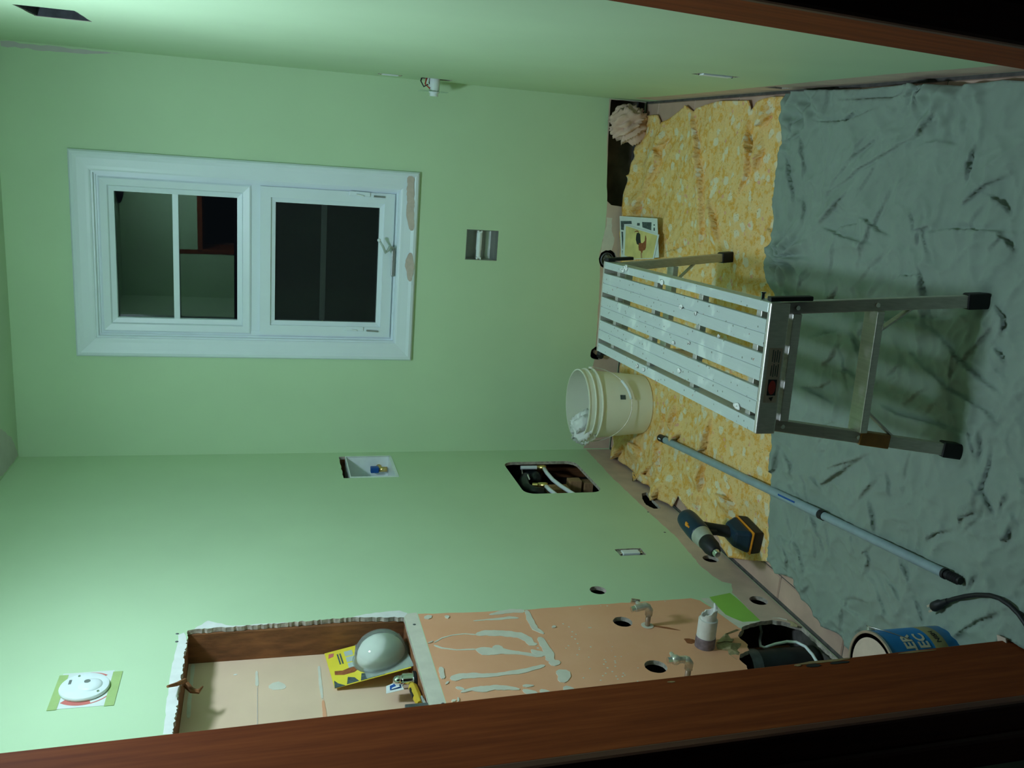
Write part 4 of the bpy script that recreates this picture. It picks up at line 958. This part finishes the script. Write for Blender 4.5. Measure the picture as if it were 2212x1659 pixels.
yol = [(min(a, 1.505), b) for a, b in G2(yol_px, .02)]
yol += [(1.46, -1.165), (1.30, -1.175), (1.0, -1.26), (.7, -1.31), (.4, -1.37)]
yol2_px = [(1667,1213),(1621,1211),(1573,1208),(1561,1183),(1550,1159),(1520,1135),(1491,1111),(1476,1090),(1463,1069),(1455,1094),(1440,1098),(1424,1098),(1412,1085),(1391,1048),(1388,1042),(1370,1026),(1354,1011),(1347,1000),(1330,998)]
yol += [(max(a, .014), min(b, -.02)) for a, b in G2(yol2_px, .014)]
yol += [(.06, -.07), (.10, -.03), (.25, -.10), (.40, -.05), (.46, -.09), (.62, -.04), (.80, -.02), (.95, -.012), (1.06, -.012), (1.14, -.015), (1.22, -.02), (1.30, -.04), (1.34, -.02)]
def yextra(X, Y, H):
    w = np.clip((X-.55)/.4, 0, 1)*np.clip((1.40-X)/.12, 0, 1)
    H = H+.050*w*np.exp(-((Y+.0)/.085)**2)+.016*w*np.exp(-((Y+.16)/.05)**2)
    cx, cy = .11, -.18
    H = H+.030*np.exp(-(((X-.13)**2+(Y+.20)**2)/.13**2))*(1+.9*gnoise(X*20, Y*20+4))
    cx, cy = G2([(1430, 1065)], .02)[0]; H = H+.026*np.exp(-(((X-cx)**2+(Y-cy)**2)/.08**2))*(1+.8*gnoise(X*26, Y*26))
    # flattened where things stand on it
    for (ax, ay, r) in ((.31, -.315, .15), (.145, -1.27, .10), (.985, -.86, .05)):
        k = np.exp(-(((X-ax)**2+(Y-ay)**2)/r**2)**3); H = H*(1-k)+.004*k
    return H
cloth('bed_sheet', yol, yf, 'yellow', .007, .0065, .010, 'yellow floral bed sheet spread on the far floor', 'bed sheet', seed=11, extra=yextra, crinkle=.6)

# ---- crumpled rag in the corner
def crumple(name, c, sc, mk, label, cat, seed, n=56):
    rs = np.random.RandomState(seed); vs_ = []; fs = []
    th = np.linspace(0, 2*np.pi, n, endpoint=False); ph = np.linspace(.02, np.pi*.985, n//2)
    T, P_ = np.meshgrid(th, ph); dx, dy, dz = np.sin(P_)*np.cos(T), np.sin(P_)*np.sin(T), np.cos(P_)
    o = rs.uniform(0, 50)
    r = 1+.95*(1-np.abs(2.2*gnoise(dx*1.9+dz*1.5+o, dy*1.9-dz*1.1+o)))*.55+.50*(1-np.abs(2.4*gnoise(dx*3.4+o+dz*2.6, dy*3.4+7-dz*2.8)))*.5-.50
    V = np.stack([c[0]+sc[0]*r*dx, c[1]+sc[1]*r*dy, np.maximum(.004, c[2]+sc[2]*r*dz)], -1).reshape(-1, 3)
    k = len(th)
    for i in range(len(ph)-1):
        for j in range(k): fs.append((i*k+j, (i+1)*k+j, (i+1)*k+(j+1) % k, i*k+(j+1) % k))
    fs.append(tuple(range(k))); fs.append(tuple(reversed([(len(ph)-1)*k+j for j in range(k)])))
    mb = MB().add([Vector(map(float, p)) for p in V], fs)
    return tag(mb.build(name, mk, smooth=True), label, cat)
crumple('rag', (1.425, -.032, .078), (.072, .046, .078), 'rag', 'crumpled pink-beige rag stuffed in the far right corner', 'rag', 4)
# ================================================================== things on the floor
# ---- aluminium work platform
TH = math.radians(2.52); BO = Vector((.849, -1.4935, 0)); MBn = Matrix.Translation(BO) @ Matrix.Rotation(TH, 4, 'Z')
def P(u, v, z): return MBn @ Vector((u, v, z))
bn = tag(empty('work_platform', BO), 'paint-spattered aluminium folding work platform standing on the cloths', 'work platform')
def lbox(nm, u0, v0, z0, u1, v1, z1, mk, par=bn, bev=.0015):
    return MB().box((u0, v0, z0), (u1, v1, z1), 0, MBn).build(nm, mk, par, bevel=bev)
DZ = .500
slots = [.113, .0388, -.0356, -.1085]; g = .0072
edges = [(slots[i+1]+g, slots[i]-g) for i in range(3)]
for u0, u1 in edges:
    uc = (u0+u1)/2; w = .0011
    prof = [(u0, DZ-.012), (u0, DZ-.001), (u0+.001, DZ), (uc-w-.001, DZ), (uc-w, DZ-.003), (uc+w, DZ-.003), (uc+w+.001, DZ), (u1-.001, DZ), (u1, DZ-.001), (u1, DZ-.012)]
    MB().prism(prof, lambda a, b, c: P(a, c, b), -.489, .489).build('deck_plank', 'aludeck', bn)
lbox('side_rail', .1205, -.489, DZ-.042, .1425, .489, DZ-.0005, 'aludeck'); lbox('side_rail', -.1425, -.489, DZ-.042, -.1155, .489, DZ-.0005, 'aludeck')
lbox('end_rail', -.1435, -.502, DZ-.046, .1435, -.489, DZ+.0005, 'alu', bev=.003); lbox('end_rail', -.1435, .489, DZ-.046, .1435, .498, DZ+.0005, 'alu', bev=.002)
for v in (.398, .12, -.155, -.435): lbox('cross_bar', -.1155, v-.011, DZ-.030, .1205, v+.011, DZ-.0125, 'alu')
def leg_end(s):
    """s=-1 front, +1 back"""
    vt, vb = .466*s, (.566 if s < 0 else .585)*s
    def ax(sd, z): t = (.455-z)/.455; return (sd*(.129+(.172-.129)*t), vt+(vb-vt)*t)
    for sd in (1, -1):
        a = P(*ax(sd, .453), .453); b = P(*ax(sd, .030), .030); c = P(*ax(sd, .012), .012)
        lg = MB().bar(a, b, .027, .022, P(0, 1, 0)-P(0, 0, 0)).build('leg', 'alu', bn, bevel=.002)
        e = P(*ax(sd, .060), .060)
        MB().bar(e, c, .035, .031, P(0, 1, 0)-P(0, 0, 0)).build('foot_cap', 'black', lg, bevel=.004)
        for z in (.425, .255):
            q_ = P(*ax(sd, z), z); n_ = (P(0, s, 0)-P(0, 0, 0)).normalized()
            MB().tube([q_+n_*.011, q_+n_*.0135], .005, 10).build('rivet', 'dullchrome', lg)
    def rung(z, dep, h, nm):
        (ur, vv_), (ul, _) = ax(1, z), ax(-1, z)
        return lbox(nm, ul+.013, vv_-dep/2, z-h/2, ur-.013, vv_+dep/2, z+h/2, 'alu')
    rung(.425, .030, .022, 'upper_rung'); rung(.252, .046, .018, 'step_rung')
    for sd in (1, -1):
        a = ax(sd, .252); b = ax(sd, .175)
        MB().bar(P(a[0]-sd*.065, a[1]-s*.004, .244), P(b[0]-sd*.010, b[1]-s*.004, .170), .004, .016, P(0, 1, 0)-P(0, 0, 0)).build('diagonal_brace', 'alu', bn)
    for sd in ((1,) if s < 0 else (1, -1)):
        MB().bar(P(sd*.1490, .484*s, .497), P(sd*.1555, .500*s, .405), .010, .022, P(0, 1, 0)-P(0, 0, 0)).build('hinge_bracket', 'black', bn, bevel=.002)
leg_end(-1); leg_end(1)
MB().tube([P(.1425, -.445, .489), P(.158, -.445, .489)], [.0045, .0045], 10).tube([P(.157, -.445, .489), P(.160, -.445, .489)], .0065, 10).build('lock_pin', 'chrome', bn)
# brown tape round the near left leg
MB().bar(P(-.1490, -.5135, .250), P(-.1555, -.5275, .183), .031, .026, P(0, 1, 0)-P(0, 0, 0)).build('leg_tape', 'browntape', bn, bevel=.002)
# warning sticker on the end rail
fnE = lambda a, b, c: P(a, -.5021+c, b)
st = MB().prism(rect(-.073, .460, .047, .492), fnE, -.0004, .0002).build('warning_label', 'lidbeige', bn)
MB().prism(rect(-.057, .465, -.022, .486), fnE, -.0008, -.0003).build('black_box', 'black', st)
MB().prism(circle(-.0395, .4755, .0155, 24, .56), fnE, -.0012, -.0007).build('red_oval', 'red', st)
MB().prism([(-.070, .473), (-.060, .470), (-.062, .480)], fnE, -.0008, -.0003).build('black_arrow', 'black', st)
for k, (a0, a1) in enumerate(((-.016, .012), (.015, .043))):
    for j in range(4): MB().prism(rect(a0+.002*(j % 2), .4655+.0052*j, a1-.003*((j+k) % 2), .4675+.0052*j), fnE, -.0008, -.0003).build('label_line', 'paperprint', st)
# plaster droppings stuck to the deck
for k, (x, y, r) in enumerate(((1471, 663, .009), (1553, 726, .006), (1488, 741, .007), (1345, 583, .012), (1352, 578, .013), (1430, 610, .010), (1467, 800, .010), (1592, 877, .013), (1376, 790, .009), (1390, 798, .008), (1502, 677, .007), (1455, 740, .008), (1900, 706, .013))):
    zz = DZ+.0005 if k < 12 else .262
    c = G(x, y, zz) if k < 12 else on(1900, 705, 1, -2.012)
    mb = MB(); mb.sphere(c, r*.85, 12, sc=(.75, 1.35, .16))
    for v in mb.v: v += Vector((rnd.uniform(-.0024, .0024), rnd.uniform(-.003, .003), rnd.uniform(0, .0012)))
    mb.build('plaster_blob', 'mudwhite', bn, smooth=True)

# ---- bucket
BC = Vector((.302, -.305, .006)); bk = tag(empty('bucket', BC), 'milky white plastic bucket with ribbed rim beside the work platform', 'bucket')
MTb = Matrix.Translation(BC)
prof = [(1e-6, .0), (.119, .0), (.122, .004), (.1395, .222), (.1395, .224), (.1495, .225), (.1495, .228), (.1405, .229), (.1415, .252), (.1485, .253), (.1485, .256), (.1420, .257), (.1425, .278), (.1455, .279), (.1455, .284), (.1395, .2845), (.1365, .224), (.119, .006), (1e-6, .005)]
ob = MB().lathe(prof, 56, 0, MTb).build('bucket_body', 'offwhite', bk); smooth_by_angle(ob, .5)
fv = Vector((.26, -.966, 0)); ev = Vector((.966, .26, 0))
cz = BC+Vector((0, 0, .224))
pts = []
for i in range(41):
    t = math.pi*i/40; pts.append(cz+ev*(.150*math.cos(t))+fv*(.150*math.sin(t)**.8)+Vector((0, 0, -.118*math.sin(t)**1.2)))
MB().tube(pts, .0016, 8).build('bail_wire', 'dullchrome', bk, smooth=True)
MB().tube(pts[11:19], .0065, 10).build('bail_grip', 'white', bk, smooth=True)
for sg in (1, -1):
    e = cz+ev*(.144*sg); MB().tube([e, e+ev*(.010*sg)], .011, 12).build('bail_ear', 'offwhite', bk)
t = MB(); ang0 = math.atan2(fv.y, fv.x)
for i in range(6):
    a = ang0+.16+i*.028
    for z in (.125, .148): t.v.append(BC+Vector((math.cos(a)*(.1220+.0175*z/.222+.0012), math.sin(a)*(.1220+.0175*z/.222+.0012), z)))
t.f = [(2*i, 2*i+2, 2*i+3, 2*i+1) for i in range(5)]; t.mi = [0]*5
t.build('barcode_label', 'paperprint', bk)
crumple('plaster_scrap', (BC.x-.078, BC.y-.060, .272), (.070, .060, .050), 'mudwhite', 'crumpled white plaster scrap heaped at the rim of the bucket', 'scrap', 9, 36)
mb = MB(); qv = [BC+Vector(p) for p in ((-.128, -.030, .20), (-.075, -.100, .20), (-.078, -.112, .305), (-.135, -.045, .310))]
mb.add(qv+[p+Vector((.008, .007, .0)) for p in qv], [(0, 1, 2, 3), (7, 6, 5, 4), (0, 4, 5, 1), (1, 5, 6, 2), (2, 6, 7, 3), (3, 7, 4, 0)])
tag(mb.build('drywall_offcut', 'primer'), 'grey drywall offcut standing up out of the bucket', 'scrap')
MT['bucketfill'] = simple('dusty_rubble', (.62, .62, .58), .95, var=.3, sc=60, bmp=.8, bsc=60)
tag(MB().lathe([(1e-6, .13), (.05, .128), (.10, .115), (.126, .105)], 28, 0, MTb).build('rubble', 'bucketfill'), 'dusty white rubble inside the bucket', 'rubble')['kind'] = 'stuff'

# ---- extension pole
pa = Vector((.244, -.571, .034)); pb = Vector((.433, -2.162, .034)); pd = pb-pa
pl = tag(empty('extension_pole', (pa+pb)/2-Vector((0, 0, .014))), 'long grey telescopic painting pole lying across both cloths', 'pole')
ob = MB().tube([pa+pd*.03, pa+pd*.675], .0130, 18).build('outer_tube', 'greypl', pl); smooth_by_angle(ob)
ob = MB().tube([pa+pd*.675, pa+pd*.97], .0115, 18).build('inner_tube', 'greypl', pl); smooth_by_angle(ob)
ob = MB().tube([pa+pd*.668, pa+pd*.680], .0138, 18).build('collar', 'black', pl); smooth_by_angle(ob)
ob = MB().tube([pa, pa+pd*.004, pa+pd*.034], [.010, .0142, .0142], 18).build('end_grip', 'black', pl); smooth_by_angle(ob)
MB().bar(pa+pd*.012+Vector((.001, 0, .0140)), pa+pd*.024+Vector((.001, 0, .0140)), .004, .002).build('white_mark', 'white', pl)
mb = MB(); zz = [(.967, .0125), (.972, .0125), (.972, .0095), (.978, .0095)]
for i in range(5): zz += [(.979+i*.004, .0115), (.981+i*.004, .0090)]
zz += [(1.0, .0085)]
ob = mb.tube([pa+pd*t for t, r in zz], [r for t, r in zz], 16).build('threaded_tip', 'black', pl); smooth_by_angle(ob, .4)
MB().bar(pa+pd*.545+Vector((.004, 0, .0128)), pa+pd*.600+Vector((.004, 0, .0128)), .005, .001).build('blue_print', 'bluepl', pl)

# ---- cordless drill standing on its battery
A = Vector((.166, -1.150, .192)); T = Vector((.139, -1.392, .190)); ad = (T-A).normalized()
dl = tag(empty('cordless_drill', Vector((.146, -1.27, .006))), 'navy and orange cordless drill standing on its battery by the wall', 'drill')
def along(d): return A+ad*d
ob = MB().tube([along(0), along(.004), along(.014), along(.035), along(.085), along(.118), along(.126)], [.012, .024, .031, .034, .035, .034, .032], 24).build('motor_housing', 'navy', dl, smooth=True)
ob = MB().tube([along(.120), along(.124), along(.158), along(.165)], [.0325, .0325, .029, .0275], 24).build('gear_case', 'alu2', dl); smooth_by_angle(ob)
ob = MB().tube([along(.163), along(.167), along(.200), along(.222), along(.228)], [.024, .0265, .0265, .020, .016], 24).build('chuck', 'black', dl); smooth_by_angle(ob)
ob = MB().tube([along(.226), along(.234), along(.242)], [.0135, .012, .009], 16).build('chuck_nose', 'chrome', dl); smooth_by_angle(ob)
up = Vector((0, 0, 1)); sdv = ad.cross(up).normalized()      # right of the drill
h0 = along(.072)-up*.024; h1 = Vector((.152, -1.262, .078))
def oval_sweep(nm, pts, rs, mk, par):
    mb = MB(); n = 16; vs_ = []; fs = []
    for (p, (ra, rb)) in zip(pts, rs):
        for j in range(n):
            a = 2*math.pi*j/n; vs_.append(Vector(p)+sdv*(ra*math.cos(a))+ad*(rb*math.sin(a)))
    for i in range(len(pts)-1):
        for j in range(n): fs.append((i*n+j, i*n+(j+1) % n, (i+1)*n+(j+1) % n, (i+1)*n+j))
    fs += [tuple(reversed(range(n))), tuple((len(pts)-1)*n+j for j in range(n))]
    return mb.add(vs_, fs).build(nm, mk, par, smooth=True)
oval_sweep('handle', [h0, h0.lerp(h1, .15), h0.lerp(h1, .5), h0.lerp(h1, .9), h1-up*.006], [(.018, .030), (.017, .024), (.018, .022), (.019, .025), (.022, .030)], 'black', dl)
MB().bar(along(.108)-up*.030, along(.112)-up*.062, .016, .016, tuple(ad)).build('trigger', 'black', dl, bevel=.003)
MB().bar(along(.100)-up*.033+sdv*.013, along(.125)-up*.029+sdv*.012, .006, .010).build('direction_switch', 'orange', dl, bevel=.002)
bc_ = Vector((.148, -1.272, 0))
def brick_(nm, z0, z1, l0, l1, w0, w1, mk, sh0=0, sh1=0, par=dl, bev=.006):
    mb = MB(); vs_ = []
    for z, l, w, sh in ((z0, l0, w0, sh0), (z1, l1, w1, sh1)):
        for i, j in ((-1, -1), (1, -1), (1, 1), (-1, 1)): vs_.append(bc_+up*z+sdv*(i*w/2)+ad*(j*l/2+sh))
    return mb.add(vs_, [(0, 1, 2, 3), (7, 6, 5, 4), (0, 4, 5, 1), (1, 5, 6, 2), (2, 6, 7, 3), (3, 7, 4, 0)]).build(nm, mk, par, bevel=bev)
bt = brick_('battery', .006, .040, .112, .118, .074, .078, 'black', .004, .002, bev=.005)
brick_('battery_stripe', .0395, .0445, .121, .122, .080, .080, 'orange', .002, .002, bev=.002)
brick_('battery_foot', .044, .090, .120, .070, .079, .054, 'navy', .002, -.004, bev=.010)
MB().bar(bc_+up*.022+sdv*.0392+ad*.012, bc_+up*.022+sdv*.0392+ad*.044, .001, .012).build('red_sticker', 'red', bt)
MB().bar(bc_+up*.023+ad*.0592-sdv*.020, bc_+up*.023+ad*.0592+sdv*.020, .001, .014).build('orange_badge', 'rust', bt)
for d0, d1, w, hgt in ((.072, .088, .014, .004), (.084, .100, .006, .004)):
    MB().bar(along(d0)+up*.031+sdv*(-.014), along(d1)+up*.031+sdv*(-.014), w, .006).build('orange_mark', 'orange', dl, bevel=.002)
MB().bar(along(.030)+sdv*.0335-up*.004, along(.075)+sdv*.0345-up*.004, .002, .010).build('side_lettering', 'rust', dl)

# ---- paint can
CC = Vector((.215, -2.140, .014)); R0 = .0825; CH = .190
can = tag(empty('paint_can', CC), 'blue paint can with gold band half hidden by the door jamb', 'paint can')
MCn = Matrix.Translation(CC)
ob = MB().lathe([(.080, .0), (R0+.0015, .001), (R0+.0015, .004), (R0, .005), (R0, .036), (R0+.0002, .0365), (R0+.0002, .070), (R0, .0705), (R0, CH-.004), (R0+.0015, CH-.003), (R0+.0015, CH)], 64, 0, MCn, [2, 2, 2, 0, 1, 1, 1, 0, 2, 2]).build('can_body', ['canblue', 'cangold', 'tin'], can); smooth_by_angle(ob, .5)
ob = MB().lathe([(R0+.0015, CH), (R0+.001, CH+.002), (.078, CH+.002), (.076, CH-.004), (.073, CH-.005), (.071, CH-.001), (.069, CH)], 56, 0, MCn).build('can_rim', 'tin', can); smooth_by_angle(ob, .6)
MB().lathe([(.069, CH-.002), (.0685, CH+.001), (.060, CH+.0005), (1e-6, CH+.0005)], 48, 0, MCn).build('lid', 'lidbeige', can)
sc_ = [CC+Vector((.0+.045*math.cos(a), .0+.045*math.sin(a), CH+.0012)) for a in [(-2.0+.12*i) for i in range(8)]]
MB().tube(sc_, .0007, 6).build('lid_scratch', 'rust', can)
ea = math.radians(38); ep = CC+Vector((math.cos(ea)*(R0+.002), math.sin(ea)*(R0+.002), CH-.020)); en = Vector((math.cos(ea), math.sin(ea), 0))
MB().tube([ep-en*.002, ep+en*.007], [.010, .006], 12).build('bail_ear', 'tin', can)
MB().tube([ep+en*.006, ep+en*.010+Vector((0, 0, .006)), ep+en*.010+Vector((.004, -.012, .010)), ep+en*.006+Vector((.012, -.04, -.01)), ep+en*.004+Vector((.012, -.075, -.045))], .0014, 8).build('bail_wire', 'tin', can, smooth=True)
MT['cream'] = simple('cream_lettering', (.66, .60, .46), .6, var=.05)
def can_text(txt, size, zc, az_end, mk, bold=0.0):
    cu_ = bpy.data.curves.new('txt', 'FONT'); cu_.body = txt; cu_.size = size; cu_.align_x = 'RIGHT'; cu_.align_y = 'CENTER'; cu_.offset = bold
    cu_.resolution_u = 3
    to = bpy.data.objects.new('txt', cu_); me = bpy.data.meshes.new_from_object(to)
    bm = bmesh.new(); bm.from_mesh(me)
    bmesh.ops.subdivide_edges(bm, edges=[e for e in bm.edges if e.calc_length() > size*.25], cuts=3)
    bmesh.ops.triangulate(bm, faces=bm.faces)
    vs_ = []; bm.verts.ensure_lookup_table()
    for v in bm.verts:
        a = az_end+v.co.x/R0; vs_.append(CC+Vector((math.cos(a)*(R0+.0007), math.sin(a)*(R0+.0007), zc+v.co.y)))
    fs = [tuple(v.index for v in f.verts) for f in bm.faces]; bm.free()
    bpy.data.objects.remove(to); bpy.data.curves.remove(cu_); bpy.data.meshes.remove(me)
    mb = MB().add(vs_, fs); return mb.build('lettering', mk, can)
can_text('LER', .036, .130, math.radians(-4), 'cream', .0012)
can_text('EC', .036, .094, math.radians(-2), 'cream', .0012)
can_text('NISH', .017, .052, math.radians(2), 'black', .0004)

# ---- black power cord with plug
cpx = [(2038, 1301), (2060, 1294), (2085, 1288), (2110, 1285), (2138, 1286), (2160, 1293), (2182, 1308), (2200, 1326), (2214, 1346), (2240, 1390)]
pc = tag(empty('power_cord', G(2038, 1301, .02)), 'thick black power cord with plug lying on the green cloth', 'power cord')
cpts = [G(x, y, .030) for x, y in cpx]; cpts = [p for i, p in enumerate(cpts)]
MB().tube(cpts, .0052, 10).build('cord', 'black', pc, smooth=True)
g0 = G(2040, 1301, .030); g1 = G(2006, 1316, .030); gd = (g1-g0).normalized()
ob = MB().tube([g0-gd*.012, g0, g0+gd*.012, g0+gd*.016, g0+gd*.036, g0+gd*.040], [.006, .0075, .0085, .0115, .0120, .0105], 14).build('plug', 'black', pc); smooth_by_angle(ob)
gs = gd.cross(up).normalized()
for sx2, sz2 in ((.006, .003), (-.006, .003), (0, -.006)): MB().bar(g0+gd*.039+gs*sx2+up*sz2, g0+gd*.056+gs*sx2+up*sz2, .005, .0016).build('prong', 'dullchrome', pc)

# ---- printed sheets leaning at the foot of the back wall
def plane_pts(a, b, c):
    n = (b-a).cross(c-a).normalized()
    def f(x, y, off=0.0):
        r = ray(x, y); t = (a+n*off-CAM).dot(n)/r.dot(n); return CAM+r*t
    if n.z < 0: n = -n
    return f, n
def sheet(nm, corners, A_, B_, C_, mk, lab, off):
    f, n = plane_pts(A_, B_, C_)
    o = tag(empty(nm, A_), lab, 'paper', 'printed sheets at the back wall'); q = [f(x, y)+n*off for x, y in corners]
    k = len(q); MB().add(q+[p-n*.0006 for p in q], [tuple(range(k)), tuple(reversed(range(k, 2*k)))]+[(i, (i+1) % k, k+(i+1) % k, k+i) for i in range(k)]).build('page', mk, o)
    def patch(nm2, px, mk2, d=.0004):
        q = [f(x, y)+n*(off+d) for x, y in px]; k = len(q)
        return MB().add(q+[p-n*.0003 for p in q], [tuple(range(k)), tuple(reversed(range(k, 2*k)))]+[(i, (i+1) % k, k+(i+1) % k, k+i) for i in range(k)]).build(nm2, mk2, o)
    return o, patch
pA, pB_, pC = B(1339, 467, -.012), G(1420, 473, .046), G(1424, 556, .046)
zz14 = lambda pts: [(1270+x/13.825, 460+y/13.825) for x, y in pts]
o1, pt1 = sheet('printed_sheet', zz14([(945, 90), (2070, 165), (2120, 1330), (990, 1405)]), pA, pB_, pC, 'paper', 'white sheet printed with small black pictures, under the rooster picture', 0.0)
for px in ([(980,240),(1300,240),(1310,330),(1090,330),(1090,520),(990,500)], [(1000,560),(1050,560),(1070,1080),(1030,1080)], [(1620,270),(1900,280),(1890,520),(1630,430)], [(1470,300),(1550,300),(1550,380),(1470,380)], [(1960,340),(2000,340),(2000,380),(1960,380)], [(1960,440),(2000,440),(2000,530),(1960,530)], [(1020,1120),(1055,1120),(1065,1330),(1040,1330)]):
    pt1('print_block', zz14(px), 'paperprint')
o2, pt2 = sheet('rooster_picture', zz14([(1095, 335), (2145, 650), (1985, 1370), (1040, 1395)]), pA, pB_, pC, 'paper', 'ochre picture of a rooster lying on the white printed sheet', .0022)
pt2('ochre_ground', zz14([(1150, 390), (2085, 680), (1950, 1345), (1380, 1370), (1110, 1270)]), 'paperyel')
pt2('rooster_tail', zz14([(1480,600),(1540,590),(1580,640),(1590,820),(1600,900),(1540,960),(1480,930),(1450,800),(1460,680)]), 'black', .0008)
pt2('tail_feather', zz14([(1400,580),(1430,545),(1480,525),(1530,540),(1540,590),(1490,560),(1440,570)]), 'rust', .0008)
pt2('rooster_body', zz14([(1540,900),(1660,900),(1720,830),(1730,680),(1750,680),(1765,760),(1760,920),(1750,1040),(1720,1110),(1660,1130),(1640,1200),(1610,1200),(1600,1140),(1540,1120),(1530,1000)]), 'rust', .0010)
pt2('rooster_legs', zz14([(1590,1200),(1630,1200),(1640,1360),(1600,1350)]), 'woodlight', .0008)
# ---- cardboard scrap by the jamb
c = [G(2153, 1371, .032), G(2172, 1379, .032), G(2174, 1392, .030), G(2156, 1396, .030)]
tag(MB().add([p for p in c]+[p-up*.003 for p in c], [(0, 1, 2, 3), (7, 6, 5, 4), (0, 4, 5, 1), (1, 5, 6, 2), (2, 6, 7, 3), (3, 7, 4, 0)]).build('cardboard_scrap', 'lidbeige'), 'small beige cardboard scrap on the green cloth beside the jamb', 'scrap')
